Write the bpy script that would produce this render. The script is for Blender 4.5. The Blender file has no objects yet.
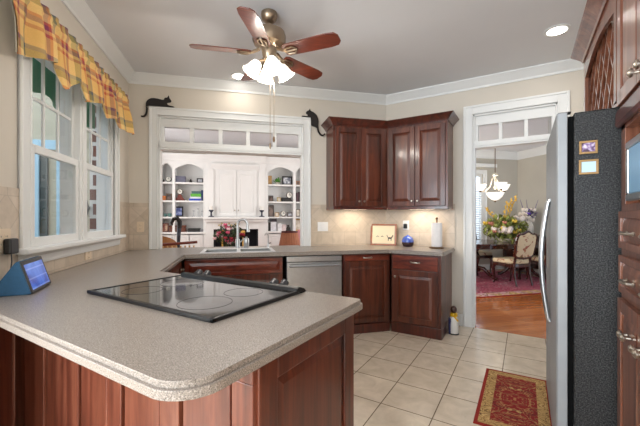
import bpy, bmesh, math, random
from mathutils import Vector, Matrix
random.seed(7)
PI = math.pi
C = bpy.context.scene.collection
SC = bpy.context.scene
R45 = PI/4
# ------------------------------------------------------------------ frames
# world: x along the doorway wall, y towards the dining room.  "A" frame = world turned 45 degrees (window wall / sink wall).
def A(u, v, z=0.0):
    c = math.cos(R45); s = math.sin(R45)
    return Vector((c*u - s*v, s*u + c*v, z))
EYE = 1.275; F = 336.0; HY = 217.0; YAW = math.radians(31.3)
# ------------------------------------------------------------------ camera
cam_d = bpy.data.cameras.new('camera'); cam = bpy.data.objects.new('camera', cam_d); C.objects.link(cam)
cam.location = (0, 0, EYE); cam.rotation_euler = (PI/2, 0, YAW)
cam_d.sensor_width = 36.0; cam_d.lens = 36.0*F/640.0; cam_d.shift_y = (HY-213.0)/640.0
cam_d.clip_start = 0.05; cam_d.clip_end = 100
SC.camera = cam
# ------------------------------------------------------------------ world, lights, exposure
w = bpy.data.worlds.new('world'); SC.world = w; w.use_nodes = True
bg = w.node_tree.nodes['Background']; bg.inputs[0].default_value = (0.66, 0.82, 1.0, 1); bg.inputs[1].default_value = 2.6
vs = SC.view_settings; vs.view_transform = 'Standard'; vs.look = 'None'; vs.gamma = 1; vs.use_curve_mapping = False
vs.exposure = 0.0
try:
    SC.cycles.use_denoising = True; SC.cycles.max_bounces = 8; SC.cycles.sample_clamp_indirect = 6.0
    SC.cycles.caustics_reflective = False; SC.cycles.caustics_refractive = False
except Exception: pass
def area(name, loc, rot, sx, sy, power, col=(1, 1, 1)):
    l = bpy.data.lights.new(name, 'AREA'); l.shape = 'RECTANGLE'; l.size = sx; l.size_y = sy; l.energy = power; l.color = col
    o = bpy.data.objects.new(name, l); C.objects.link(o); o.location = loc; o.rotation_euler = rot; return o
def point(name, loc, power, col=(1, .86, .68), r=.04, parent=None):
    l = bpy.data.lights.new(name, 'POINT'); l.energy = power; l.color = col; l.shadow_soft_size = r
    o = bpy.data.objects.new(name, l); C.objects.link(o); o.location = loc
    if parent: o.parent = parent
    return o
# added fill lights behind the camera, standing in for unseen breakfast-area daylight
area('fill_breakfast', (-1.0, -2.90, 1.45), (PI/2+math.radians(32), 0, 0), 3.2, 2.1, 200, (0.88, 0.95, 1.0))
area('fill_breakfast_side', (-3.40, -1.4, 1.45), (PI/2+math.radians(32), 0, -PI/2), 2.4, 2.0, 170, (0.88, 0.95, 1.0))
# added fill lights for the living room, along its left and right walls
area('fill_living_left', A(-1.72, 6.2, 1.7), (PI/2, 0, -R45), 2.0, 1.8, 33, (1, .99, .97))
area('fill_living_right', A(1.9, 5.9, 1.7), (PI/2, 0, 3*R45), 2.0, 1.8, 33, (1, .99, .97))
# added fill light for the dining room, in front of the partition
area('fill_dining', A(2.2, 5.6, 1.6), (PI/2+math.radians(20), 0, -R45), 1.8, 1.8, 85, (1, .98, .95))
# ------------------------------------------------------------------ nodes
def newmat(name):
    m = bpy.data.materials.new(name); m.use_nodes = True
    nt = m.node_tree; b = nt.nodes['Principled BSDF']; return m, nt, b
def N(nt, t, **k):
    n = nt.nodes.new(t)
    for a, v in k.items(): setattr(n, a, v)
    return n
def L(nt, a, b): nt.links.new(a, b)
def rgb(r, g, b): return (r, g, b, 1)
def s2l(c):
    return tuple((x/255/12.92 if x/255 <= .04045 else ((x/255+.055)/1.055)**2.4) for x in c)
def ramp(nt, stops, interp='LINEAR'):
    n = N(nt, 'ShaderNodeValToRGB'); cr = n.color_ramp; cr.interpolation = interp
    while len(cr.elements) < len(stops): cr.elements.new(0.5)
    for e, (p, c) in zip(cr.elements, stops): e.position = p; e.color = (*c, 1)
    return n
def coords(nt, scale=(1, 1, 1), rot=(0, 0, 0), loc=(0, 0, 0), kind='Object', rnd=False):
    tc = N(nt, 'ShaderNodeTexCoord'); mp = N(nt, 'ShaderNodeMapping')
    mp.inputs['Scale'].default_value = scale; mp.inputs['Rotation'].default_value = rot; mp.inputs['Location'].default_value = loc
    src = tc.outputs[kind]
    if rnd:
        oi = N(nt, 'ShaderNodeObjectInfo'); ad = N(nt, 'ShaderNodeVectorMath', operation='ADD'); mu = N(nt, 'ShaderNodeMath', operation='MULTIPLY')
        mu.inputs[1].default_value = 13.0; L(nt, oi.outputs['Random'], mu.inputs[0]); L(nt, src, ad.inputs[0]); L(nt, mu.outputs[0], ad.inputs[1]); src = ad.outputs[0]
    L(nt, src, mp.inputs['Vector']); return mp.outputs['Vector']
def noise(nt, vec, scale, detail=4, rough=.55, dist=0.0):
    n = N(nt, 'ShaderNodeTexNoise'); n.inputs['Scale'].default_value = scale; n.inputs['Detail'].default_value = detail
    n.inputs['Roughness'].default_value = rough; n.inputs['Distortion'].default_value = dist; L(nt, vec, n.inputs['Vector']); return n
def bump(nt, b, h, strength=.2, dist=.01):
    n = N(nt, 'ShaderNodeBump'); n.inputs['Strength'].default_value = strength; n.inputs['Distance'].default_value = dist
    L(nt, h, n.inputs['Height']); L(nt, n.outputs[0], b.inputs['Normal'])
def mixc(nt, fac, a, c, mode='MIX'):
    n = N(nt, 'ShaderNodeMix', data_type='RGBA', blend_type=mode)
    for sock, v in ((n.inputs[0], fac), (n.inputs[6], a), (n.inputs[7], c)):
        if isinstance(v, (int, float)): sock.default_value = v
        elif isinstance(v, tuple): sock.default_value = (*v[:3], 1)
        else: L(nt, v, sock)
    return n.outputs[2]
def math_(nt, op, a, c=None):
    n = N(nt, 'ShaderNodeMath', operation=op)
    for i, v in enumerate((a, c)):
        if v is None: continue
        if isinstance(v, (int, float)): n.inputs[i].default_value = v
        else: L(nt, v, n.inputs[i])
    return n.outputs[0]
def plain(name, col, rough=.5, metal=0.0, var=0.0, vscale=6, coat=0.0, bumpy=0.0, spec=None):
    m, nt, b = newmat(name); col = s2l(col)
    b.inputs['Roughness'].default_value = rough; b.inputs['Metallic'].default_value = metal
    if coat: b.inputs['Coat Weight'].default_value = coat; b.inputs['Coat Roughness'].default_value = .08
    if spec is not None: b.inputs['Specular IOR Level'].default_value = spec
    v = coords(nt, rnd=True); nz = noise(nt, v, vscale)
    lo = tuple(max(0, x*(1-var)) for x in col); hi = tuple(min(1, x*(1+var)) for x in col)
    r = ramp(nt, [(.3, lo), (.7, hi)]); L(nt, nz.outputs['Fac'], r.inputs[0]); L(nt, r.outputs[0], b.inputs['Base Color'])
    if bumpy: bump(nt, b, nz.outputs['Fac'], bumpy, .005)
    return m
def wood(name, dark, mid, light, scale=(9, 9, .9), rough=.3, coat=.5, knots=True):
    m, nt, b = newmat(name); dark, mid, light = s2l(dark), s2l(mid), s2l(light)
    v = coords(nt, scale, rnd=True)
    n1 = noise(nt, v, 1.2, 6, .6, 1.2); r = ramp(nt, [(.25, dark), (.5, mid), (.78, light)]); L(nt, n1.outputs['Fac'], r.inputs[0])
    v2 = coords(nt, (scale[0]*7, scale[1]*7, scale[2]*2.5), rnd=True); n2 = noise(nt, v2, 1.0, 3, .5)
    r2 = ramp(nt, [(.35, (.72, .7, .68)), (.65, (1, 1, 1))]); L(nt, n2.outputs['Fac'], r2.inputs[0])
    c = mixc(nt, .8, r.outputs[0], r2.outputs[0], 'MULTIPLY')
    if knots:
        v3 = coords(nt, (5, 5, 3.2), rnd=True); vo = N(nt, 'ShaderNodeTexVoronoi'); vo.inputs['Scale'].default_value = 1.0; L(nt, v3, vo.inputs['Vector'])
        rk = ramp(nt, [(.03, (.28, .24, .22)), (.16, (1, 1, 1))]); L(nt, vo.outputs['Distance'], rk.inputs[0]); c = mixc(nt, .75, c, rk.outputs[0], 'MULTIPLY')
    L(nt, c, b.inputs['Base Color']); b.inputs['Roughness'].default_value = rough
    b.inputs['Coat Weight'].default_value = coat; b.inputs['Coat Roughness'].default_value = .12
    bump(nt, b, n2.outputs['Fac'], .05, .003); return m
def emis(name, col, strength):
    m, nt, b = newmat(name); b.inputs['Base Color'].default_value = (*col, 1); b.inputs['Emission Color'].default_value = (*col, 1)
    b.inputs['Emission Strength'].default_value = strength; return m
def glass_thin(name, refl=.5, tint=(1, 1, 1)):
    m, nt, b = newmat(name); out = nt.nodes['Material Output']; nt.nodes.remove(b)
    t = N(nt, 'ShaderNodeBsdfTransparent'); t.inputs[0].default_value = (*tint, 1); g = N(nt, 'ShaderNodeBsdfGlossy'); g.inputs['Roughness'].default_value = .02
    fr = N(nt, 'ShaderNodeFresnel'); fr.inputs[0].default_value = 1.0+refl
    mx = N(nt, 'ShaderNodeMixShader'); gm = N(nt, 'ShaderNodeNewGeometry'); fk = math_(nt, 'MULTIPLY', fr.outputs[0], math_(nt, 'SUBTRACT', 1.0, gm.outputs['Backfacing'])); L(nt, fk, mx.inputs[0]); L(nt, t.outputs[0], mx.inputs[1]); L(nt, g.outputs[0], mx.inputs[2]); L(nt, mx.outputs[0], out.inputs[0]); return m
M = {}
M['wall'] = plain('wall_paint', (216, 207, 194), .9, var=.02, vscale=3)
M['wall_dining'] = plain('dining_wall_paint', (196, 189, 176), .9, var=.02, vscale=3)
M['white'] = plain('white_trim_paint', (232, 232, 230), .45, var=.015, vscale=4)
M['white_cab'] = plain('white_cabinet_paint', (238, 238, 238), .5, var=.015, vscale=4)
M['ceiling'] = plain('ceiling_paint', (228, 228, 230), .95, var=.015, vscale=2)
M['cherry'] = wood('cherry_stained_alder', (44, 17, 10), (92, 42, 25), (128, 64, 39), rough=.36, coat=.3)
M['cherry_dark'] = wood('dark_cherry', (40, 12, 8), (84, 30, 18), (112, 48, 30))
M['cherry_h'] = wood('cherry_stained_alder_level_grain', (52, 16, 10), (112, 44, 27), (148, 70, 44), scale=(2, 2, 14))
M['panel'] = wood('peninsula_back_panel', (76, 36, 25), (124, 66, 48), (158, 96, 72), rough=.35, coat=.4, knots=False)
M['oak_right'] = wood('glossy_brown_cabinet', (84, 44, 30), (132, 80, 58), (166, 112, 86), rough=.28, coat=.7, knots=False)
M['mahog'] = wood('mahogany', (28, 9, 7), (62, 22, 14), (92, 38, 24), scale=(9, 9, 2), rough=.22, knots=False)
M['blade'] = wood('fan_blade_wood', (72, 26, 14), (106, 42, 24), (132, 60, 36), scale=(2.5, 16, 4), rough=.3, knots=False)
M['steel'] = plain('brushed_stainless_steel', (196, 198, 200), .3, .95, .05, 30)
M['steel_light'] = plain('satin_stainless_door_edge', (150, 152, 154), .5, .3, .04, 12)
M['steel_blue_refl'] = plain('steel_painted_blue_reflection', (142, 186, 220), .35, .3, .03, 10)  # blue reflection on the microwave door put into its base colour
M['nickel'] = plain('satin_nickel', (190, 182, 170), .28, 1.0, .04, 20)
M['bronze'] = plain('antique_bronze', (120, 92, 66), .35, .9, .15, 30)
M['fan_metal'] = plain('brushed_bronze_nickel', (158, 140, 120), .32, .9, .06, 25)
M['brass'] = plain('brass', (190, 150, 80), .3, .9, .1, 30)
M['black'] = plain('black_plastic', (16, 16, 18), .35, 0, .1, 20)
M['blackglass'] = plain('black_ceramic_glass', (10, 10, 12), .04, 0, .05, 8, coat=.6)
M['black_metal'] = plain('black_flat_metal', (26, 18, 16), .6, 0, .15, 20)
M['plate'] = plain('almond_plastic', (226, 206, 180), .5, var=.02)
M['plate_white'] = plain('white_plastic', (236, 234, 232), .4, var=.02)
M['cream'] = plain('cream_paper', (238, 222, 190), .8, var=.03)
M['paper'] = plain('white_paper_towel', (244, 240, 238), .95, var=.03, vscale=30, bumpy=.3)
M['oakframe'] = wood('oak_picture_frame', (120, 60, 26), (160, 88, 42), (186, 112, 60), scale=(14, 14, 14), knots=False)
M['glass'] = glass_thin('window_glass', .5)
M['glass_dull'] = glass_thin('transom_glass', .5, (.86, .86, .87))
M['milk'] = None
def fridge_side():
    m, nt, b = newmat('black_textured_fridge_steel'); v = coords(nt)
    n1 = noise(nt, v, 170, 2, .7); r = ramp(nt, [(.44, s2l((6, 6, 6))), (.64, s2l((72, 71, 70)))]); L(nt, n1.outputs['Fac'], r.inputs[0]); L(nt, r.outputs[0], b.inputs['Base Color'])
    b.inputs['Roughness'].default_value = .34; bump(nt, b, n1.outputs['Fac'], .8, .003); return m
M['fridge_side'] = fridge_side(); M['fridge_side'].node_tree.nodes['Principled BSDF'].inputs['Specular IOR Level'].default_value = .3
def counter():
    m, nt, b = newmat('speckled_greige_worktop'); v = coords(nt)
    n1 = noise(nt, v, 300, 2, .6); r = ramp(nt, [(.32, s2l((84, 76, 68))), (.45, s2l((142, 131, 122))), (.58, s2l((154, 142, 132))), (.70, s2l((194, 184, 174)))]); L(nt, n1.outputs['Fac'], r.inputs[0])
    L(nt, r.outputs[0], b.inputs['Base Color']); b.inputs['Roughness'].default_value = .32; b.inputs['Coat Weight'].default_value = .25; b.inputs['Coat Roughness'].default_value = .2; return m
M['counter'] = counter()
def brick(nt, vec, wd, ht, mortar, c1, c2, cm, off=0.0, smooth=.1):
    t = N(nt, 'ShaderNodeTexBrick'); t.offset = off; t.squash = 1.0; t.inputs['Scale'].default_value = 1.0
    t.inputs['Brick Width'].default_value = wd; t.inputs['Row Height'].default_value = ht; t.inputs['Mortar Size'].default_value = mortar
    t.inputs['Mortar Smooth'].default_value = smooth; t.inputs['Bias'].default_value = 0
    for k, c in (('Color1', c1), ('Color2', c2), ('Mortar', cm)): t.inputs[k].default_value = (*s2l(c), 1)
    L(nt, vec, t.inputs['Vector']); return t
def floor_tile():
    m, nt, b = newmat('cream_ceramic_floor_tile'); P = .3425
    v = coords(nt, loc=(.84 + 20*P, -2.525 + 30*P, 0)); t = brick(nt, v, P, P, .0035, (224, 209, 190), (217, 202, 182), (122, 106, 90))
    v2 = coords(nt); n1 = noise(nt, v2, 7, 5, .6, .6); r = ramp(nt, [(.3, (.82, .80, .77)), (.7, (1.06, 1.05, 1.04))]); L(nt, n1.outputs['Fac'], r.inputs[0])
    L(nt, mixc(nt, 1.0, t.outputs['Color'], r.outputs[0], 'MULTIPLY'), b.inputs['Base Color']); b.inputs['Roughness'].default_value = .22
    n3 = noise(nt, v2, 11, 3, .5); hh = math_(nt, 'SUBTRACT', math_(nt, 'MULTIPLY', n3.outputs['Fac'], .7), t.outputs['Fac']); bump(nt, b, hh, .6, .007); return m
M['tile'] = floor_tile()
def splash():
    m, nt, b = newmat('travertine_backsplash_tile'); tc = N(nt, 'ShaderNodeTexCoord'); sp = N(nt, 'ShaderNodeSeparateXYZ'); L(nt, tc.outputs['Object'], sp.inputs[0])
    cb = N(nt, 'ShaderNodeCombineXYZ'); L(nt, sp.outputs['X'], cb.inputs[0]); L(nt, sp.outputs['Z'], cb.inputs[1])
    mp = N(nt, 'ShaderNodeMapping'); mp.inputs['Rotation'].default_value = (0, 0, R45); mp.inputs['Location'].default_value = (5, 5, 0); L(nt, cb.outputs[0], mp.inputs[0])
    mq = N(nt, 'ShaderNodeMapping'); mq.inputs['Location'].default_value = (5.07, 5-.914, 0); L(nt, cb.outputs[0], mq.inputs[0])
    cs = ((214, 199, 182), (203, 187, 168), (190, 176, 158))
    t1 = brick(nt, mp.outputs[0], .152, .152, .0025, *cs); t2 = brick(nt, mq.outputs[0], .152, .152, .0025, *cs)
    z = sp.outputs['Z']; inb = math_(nt, 'MULTIPLY', math_(nt, 'GREATER_THAN', z, 1.10), math_(nt, 'LESS_THAN', z, 1.385))
    c = mixc(nt, inb, t2.outputs['Color'], t1.outputs['Color']); n1 = noise(nt, tc.outputs['Object'], 9, 5, .6, .8)
    r = ramp(nt, [(.3, (.84, .82, .79)), (.7, (1.05, 1.04, 1.03))]); L(nt, n1.outputs['Fac'], r.inputs[0]); L(nt, mixc(nt, 1.0, c, r.outputs[0], 'MULTIPLY'), b.inputs['Base Color'])
    b.inputs['Roughness'].default_value = .4; return m
M['splash'] = splash()
def planks(name, ang, c1, c2, cm):
    m, nt, b = newmat(name); v = coords(nt, rot=(0, 0, -ang), loc=(20, 20, 0)); t = brick(nt, v, .9, .058, .0009, c1, c2, cm, off=.37)
    v2 = coords(nt, scale=(3, 40, 3), rot=(0, 0, -ang)); n1 = noise(nt, v2, 1.5, 4, .6, .5); r = ramp(nt, [(.3, (.72, .68, .62)), (.7, (1.1, 1.08, 1.05))]); L(nt, n1.outputs['Fac'], r.inputs[0])
    L(nt, mixc(nt, 1.0, t.outputs['Color'], r.outputs[0], 'MULTIPLY'), b.inputs['Base Color']); b.inputs['Roughness'].default_value = .2; b.inputs['Coat Weight'].default_value = .3; return m
M['planks'] = planks('oak_strip_floor', R45, (200, 120, 66), (172, 96, 50), (96, 50, 26))
def brickwall():
    m, nt, b = newmat('red_brick'); tc = N(nt, 'ShaderNodeTexCoord'); sp = N(nt, 'ShaderNodeSeparateXYZ'); L(nt, tc.outputs['Object'], sp.inputs[0]); cb = N(nt, 'ShaderNodeCombineXYZ')
    L(nt, sp.outputs['X'], cb.inputs[0]); L(nt, sp.outputs['Z'], cb.inputs[1]); t = brick(nt, cb.outputs[0], .21, .16, .022, (120, 62, 42), (92, 46, 32), (214, 208, 200), off=.5); L(nt, t.outputs['Color'], b.inputs['Base Color']); b.inputs['Roughness'].default_value = .85; return m
M['brick'] = brickwall()
def rugmat(name, hx, hy, border, field, gold, red, scale):
    """flat pile with borders measured from the rug's own edges"""
    m, nt, b = newmat(name); tc = N(nt, 'ShaderNodeTexCoord'); sp = N(nt, 'ShaderNodeSeparateXYZ'); L(nt, tc.outputs['Object'], sp.inputs[0])
    ax = math_(nt, 'SUBTRACT', hx, math_(nt, 'ABSOLUTE', sp.outputs['X'])); ay = math_(nt, 'SUBTRACT', hy, math_(nt, 'ABSOLUTE', sp.outputs['Y']))
    d = math_(nt, 'MINIMUM', ax, ay)
    ab = N(nt, 'ShaderNodeVectorMath', operation='ABSOLUTE'); L(nt, tc.outputs['Object'], ab.inputs[0])
    n1 = noise(nt, ab.outputs[0], scale, 2, .5, 1.6); v = N(nt, 'ShaderNodeTexVoronoi'); v.inputs['Scale'].default_value = scale*1.4; L(nt, ab.outputs[0], v.inputs['Vector'])
    fieldc = ramp(nt, [(.0, s2l(red)), (.38, s2l((70, 24, 24))), (.41, s2l(gold)), (.44, s2l(red)), (.54, s2l(gold)), (.57, s2l((60, 24, 26))), (.60, s2l(red)), (.69, s2l(field))], 'CONSTANT'); L(nt, n1.outputs['Fac'], fieldc.inputs[0])
    spot = ramp(nt, [(0, s2l(gold)), (.20, s2l((70, 28, 24))), (.30, s2l(red))], 'CONSTANT'); L(nt, v.outputs['Distance'], spot.inputs[0])
    fc = mixc(nt, .45, fieldc.outputs[0], spot.outputs[0])
    bordc = ramp(nt, [(0, s2l(gold)), (.40, s2l((124, 92, 52))), (.44, s2l(gold)), (.52, s2l((150, 110, 62))), (.56, s2l((204, 168, 110))), (.63, s2l((116, 78, 46))), (.67, s2l(gold))], 'CONSTANT'); L(nt, n1.outputs['Fac'], bordc.inputs[0])
    g = math_(nt, 'LESS_THAN', d, border); c = mixc(nt, g, fc, bordc.outputs[0]); e = math_(nt, 'LESS_THAN', d, .022); c = mixc(nt, e, c, s2l((146, 34, 24)))
    L(nt, c, b.inputs['Base Color']); b.inputs['Roughness'].default_value = 1.0; nb = noise(nt, tc.outputs['Object'], 300, 2); bump(nt, b, nb.outputs['Fac'], .5, .004); return m
def plaid():
    m, nt, b = newmat('plaid_valance_cotton'); tc = N(nt, 'ShaderNodeTexCoord'); sp = N(nt, 'ShaderNodeSeparateXYZ'); L(nt, tc.outputs['UV'], sp.inputs[0])
    def stripe(src, k, ph):
        f = math_(nt, 'FRACT', math_(nt, 'ADD', math_(nt, 'MULTIPLY', src, k), ph))
        r = ramp(nt, [(0, s2l((230, 184, 108))), (.20, s2l((190, 92, 64))), (.27, s2l((226, 180, 110))), (.34, s2l((130, 52, 84))), (.44, s2l((196, 96, 66))), (.50, s2l((238, 204, 136))), (.66, s2l((150, 136, 84))), (.80, s2l((92, 98, 104))), (.88, s2l((232, 186, 112)))], 'CONSTANT'); L(nt, f, r.inputs[0]); return r.outputs[0]
    c = mixc(nt, .5, stripe(sp.outputs['X'], 4.2, .1), stripe(sp.outputs['Y'], 3.4, .42)); wv = noise(nt, tc.outputs['UV'], 260, 2); r = ramp(nt, [(.3, (.86, .86, .86)), (.7, (1.1, 1.1, 1.1))]); L(nt, wv.outputs['Fac'], r.inputs[0])
    c = mixc(nt, 1.0, c, r.outputs[0], 'MULTIPLY'); 
    L(nt, c, b.inputs['Base Color']); b.inputs['Roughness'].default_value = .95
    return m
M['plaid'] = plaid()
def floral():
    m, nt, b = newmat('cream_floral_upholstery'); v = coords(nt, rnd=True); n1 = noise(nt, v, 9, 2, .5, 1.0)
    r = ramp(nt, [(0, s2l((222, 204, 170))), (.60, s2l((214, 194, 158))), (.63, s2l((150, 66, 56))), (.70, s2l((186, 120, 90))), (.74, s2l((110, 104, 66)))], 'LINEAR'); L(nt, n1.outputs['Fac'], r.inputs[0]); L(nt, r.outputs[0], b.inputs['Base Color']); b.inputs['Roughness'].default_value = .95; return m
M['floral'] = floral()
# ------------------------------------------------------------------ mesh builder
class MB:
    def __init__(s): s.v = []; s.f = []; s.uv = None
    def add(s, vs, fs):
        o = len(s.v); s.v += [tuple(p) for p in vs]; s.f += [tuple(i+o for i in f) for f in fs]; return s
    def box(s, x0, x1, y0, y1, z0, z1):
        x0, x1 = min(x0, x1), max(x0, x1); y0, y1 = min(y0, y1), max(y0, y1); z0, z1 = min(z0, z1), max(z0, z1)
        return s.add([(x0, y0, z0), (x1, y0, z0), (x1, y1, z0), (x0, y1, z0), (x0, y0, z1), (x1, y0, z1), (x1, y1, z1), (x0, y1, z1)],
                     [(0, 3, 2, 1), (4, 5, 6, 7), (0, 1, 5, 4), (1, 2, 6, 5), (2, 3, 7, 6), (3, 0, 4, 7)])
    def obox(s, c, ux, uy, uz, hx, hy, hz):
        c = Vector(c); ux, uy, uz = [Vector(q).normalized() for q in (ux, uy, uz)]
        vs = [c + ux*a*hx + uy*b_*hy + uz*d*hz for d in (-1, 1) for a, b_ in ((-1, -1), (1, -1), (1, 1), (-1, 1))]
        return s.add(vs, [(0, 3, 2, 1), (4, 5, 6, 7), (0, 1, 5, 4), (1, 2, 6, 5), (2, 3, 7, 6), (3, 0, 4, 7)])
    def prism(s, pts, h0, h1, axis='z'):
        n = len(pts)
        def P(a, b_, h): return (a, b_, h) if axis == 'z' else ((a, h, b_) if axis == 'y' else (h, a, b_))
        vs = [P(a, b_, h0) for a, b_ in pts] + [P(a, b_, h1) for a, b_ in pts]
        return s.add(vs, [tuple(range(n))[::-1], tuple(range(n, 2*n))] + [(i, (i+1) % n, n+(i+1) % n, n+i) for i in range(n)])
    def lathe(s, prof, n=20, c=(0, 0, 0), cap=True, axis=None):
        o = []; rings = len(prof)
        q = Vector((0, 0, 1)).rotation_difference(Vector(axis).normalized()) if axis else None
        for r, z in prof:
            for i in range(n):
                p = Vector((r*math.cos(2*PI*i/n), r*math.sin(2*PI*i/n), z))
                if q: p = q @ p
                o.append(p + Vector(c))
        fs = [(k*n+i, k*n+(i+1) % n, (k+1)*n+(i+1) % n, (k+1)*n+i) for k in range(rings-1) for i in range(n)]
        if cap: fs += [tuple(range(n))[::-1], tuple(range((rings-1)*n, rings*n))]
        return s.add(o, fs)
    def tube(s, pts, r, n=8, flat=None):
        pts = [Vector(p) for p in pts]; rs = r if isinstance(r, (list, tuple)) else [r]*len(pts); o = []
        prev = None
        for k, p in enumerate(pts):
            t = (pts[min(k+1, len(pts)-1)] - pts[max(k-1, 0)]).normalized()
            a = prev if prev is not None else (Vector((0, 0, 1)) if abs(t.z) < .9 else Vector((1, 0, 0)))
            x = (a - t*a.dot(t)).normalized(); y = t.cross(x); prev = x
            for i in range(n): o.append(p + (x*math.cos(2*PI*i/n) + y*math.sin(2*PI*i/n))*rs[k])
        m = len(pts)
        return s.add(o, [(k*n+i, k*n+(i+1) % n, (k+1)*n+(i+1) % n, (k+1)*n+i) for k in range(m-1) for i in range(n)] + [tuple(range(n))[::-1], tuple(range((m-1)*n, m*n))])
    def ball(s, c, rx, ry=None, rz=None, n=12, m=8):
        ry = ry or rx; rz = rz or rx
        vs = [(c[0], c[1], c[2]-rz)]
        for k in range(1, m):
            a = -PI/2 + PI*k/m
            for i in range(n): vs.append((c[0]+rx*math.cos(a)*math.cos(2*PI*i/n), c[1]+ry*math.cos(a)*math.sin(2*PI*i/n), c[2]+rz*math.sin(a)))
        vs.append((c[0], c[1], c[2]+rz)); t = len(vs)-1; fs = []
        for i in range(n): fs.append((0, 1+(i+1) % n, 1+i)); fs.append((t, 1+(m-2)*n+i, 1+(m-2)*n+(i+1) % n))
        for k in range(m-2):
            for i in range(n): fs.append((1+k*n+i, 1+k*n+(i+1) % n, 1+(k+1)*n+(i+1) % n, 1+(k+1)*n+i))
        return s.add(vs, fs)
    def sweep(s, path, prof, closed=False):
        """profile (offset to the LEFT of travel, z) swept along a level path with mitred corners"""
        P = [Vector((p[0], p[1])) for p in path]; n = len(P); k = len(prof); vs = []
        for i in range(n):
            a = (P[i]-P[i-1]).normalized() if (i > 0 or closed) else None
            b_ = (P[(i+1) % n]-P[i]).normalized() if (i < n-1 or closed) else None
            a = a or b_; b_ = b_ or a
            na, nb = Vector((-a.y, a.x)), Vector((-b_.y, b_.x)); mdir = (na+nb); mdir = mdir/ (1+na.dot(nb))
            for off, z in prof: vs.append((P[i].x+mdir.x*off, P[i].y+mdir.y*off, z))
        seg = n if closed else n-1
        fs = [(i*k+j, ((i+1) % n)*k+j, ((i+1) % n)*k+(j+1) % k, i*k+(j+1) % k) for i in range(seg) for j in range(k)]
        if not closed: fs += [tuple(range(k)), tuple(range((n-1)*k, n*k))[::-1]]
        return s.add(vs, fs)
def obj(name, mb, m, parent=None, loc=(0, 0, 0), rz=0.0, bevel=0.0, smooth=False, seg=2):
    me = bpy.data.meshes.new(name); me.from_pydata(mb.v, [], mb.f); me.validate()
    bm = bmesh.new(); bm.from_mesh(me); bmesh.ops.recalc_face_normals(bm, faces=bm.faces); bm.to_mesh(me); bm.free()
    me.materials.append(m); o = bpy.data.objects.new(name, me); C.objects.link(o); o.location = loc; o.rotation_euler = (0, 0, rz)
    if parent: o.parent = parent
    if smooth:
        me.polygons.foreach_set('use_smooth', [True]*len(me.polygons))
        try: me.set_sharp_from_angle(angle=math.radians(40))
        except Exception: pass
    if bevel:
        b = o.modifiers.new('bevel', 'BEVEL'); b.width = bevel; b.segments = seg; b.limit_method = 'ANGLE'; b.angle_limit = math.radians(40)
    return o
def tag(o, label, cat, group=None):
    o['label'] = label; o['category'] = cat
    if group: o['group'] = group
    return o
def thing(name, label, cat, loc=(0, 0, 0), rz=0.0, group=None):
    o = bpy.data.objects.new(name, None); C.objects.link(o); o.location = loc; o.rotation_euler = (0, 0, rz); o.empty_display_size = .1
    return tag(o, label, cat, group)
def struct(name, mb, m, **k):
    o = obj(name, mb, m, **k); o['kind'] = 'structure'; return o
def dup(root, loc, rz, label, group=None):
    r = root.copy(); C.objects.link(r); r.location = loc; r.rotation_euler = (0, 0, rz); r['label'] = label
    if group: r['group'] = group
    for ch in list(root.children):
        c = ch.copy(); C.objects.link(c); c.parent = r
        for g in ch.children:
            d = g.copy(); C.objects.link(d); d.parent = c
    return r
def inset(poly, d):
    """offset a closed counter-clockwise polygon inwards"""
    n = len(poly); out = []
    for i in range(n):
        p0, p, p1 = [Vector(poly[j % n]) for j in (i-1, i, i+1)]
        a = (p-p0).normalized(); b_ = (p1-p).normalized(); na = Vector((-a.y, a.x)); nb = Vector((-b_.y, b_.x)); m = (na+nb)/(1+na.dot(nb)); out.append(tuple(p+m*d))
    return out
def round_corner(p0, p, p1, r, n=8):
    p0, p, p1 = Vector(p0), Vector(p), Vector(p1); a = (p0-p).normalized(); b_ = (p1-p).normalized(); ang = a.angle(b_); t = r/math.tan(ang/2)
    c = p + (a+b_).normalized()*(r/math.sin(ang/2)); s = p+a*t-c; e = p+b_*t-c; a0 = math.atan2(s.y, s.x); a1 = math.atan2(e.y, e.x)
    while a1-a0 > PI: a1 -= 2*PI
    while a1-a0 < -PI: a1 += 2*PI
    return [(c.x+r*math.cos(a0+(a1-a0)*k/n), c.y+r*math.sin(a0+(a1-a0)*k/n)) for k in range(n+1)]
def slab(poly, holes, z0, z1, mb):
    """prism of a polygon with holes"""
    bm = bmesh.new(); loops = [poly]+holes; eds = []
    for lp in loops:
        vs_ = [bm.verts.new((x, y, z1)) for x, y in lp]; eds += [bm.edges.new((vs_[i], vs_[(i+1) % len(vs_)])) for i in range(len(vs_))]
    bmesh.ops.triangle_fill(bm, use_beauty=True, use_dissolve=False, edges=eds, normal=(0, 0, 1))
    bm.verts.ensure_lookup_table(); idx = {v: i for i, v in enumerate(bm.verts)}; n = len(bm.verts); top = [v.co.copy() for v in bm.verts]; tf = [[idx[v] for v in f.verts] for f in bm.faces]
    fs = tf + [[i+n for i in f][::-1] for f in tf]
    o = 0
    for lp in loops:
        k = len(lp); fs += [(o+i, o+(i+1) % k, n+o+(i+1) % k, n+o+i) for i in range(k)]; o += k
    mb.add(top+[Vector((p.x, p.y, z0)) for p in top], fs); bm.free(); return mb
CEIL = 2.85; U0 = -1.17; V0 = 4.09; Y0 = 4.23; XR = .97
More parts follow.
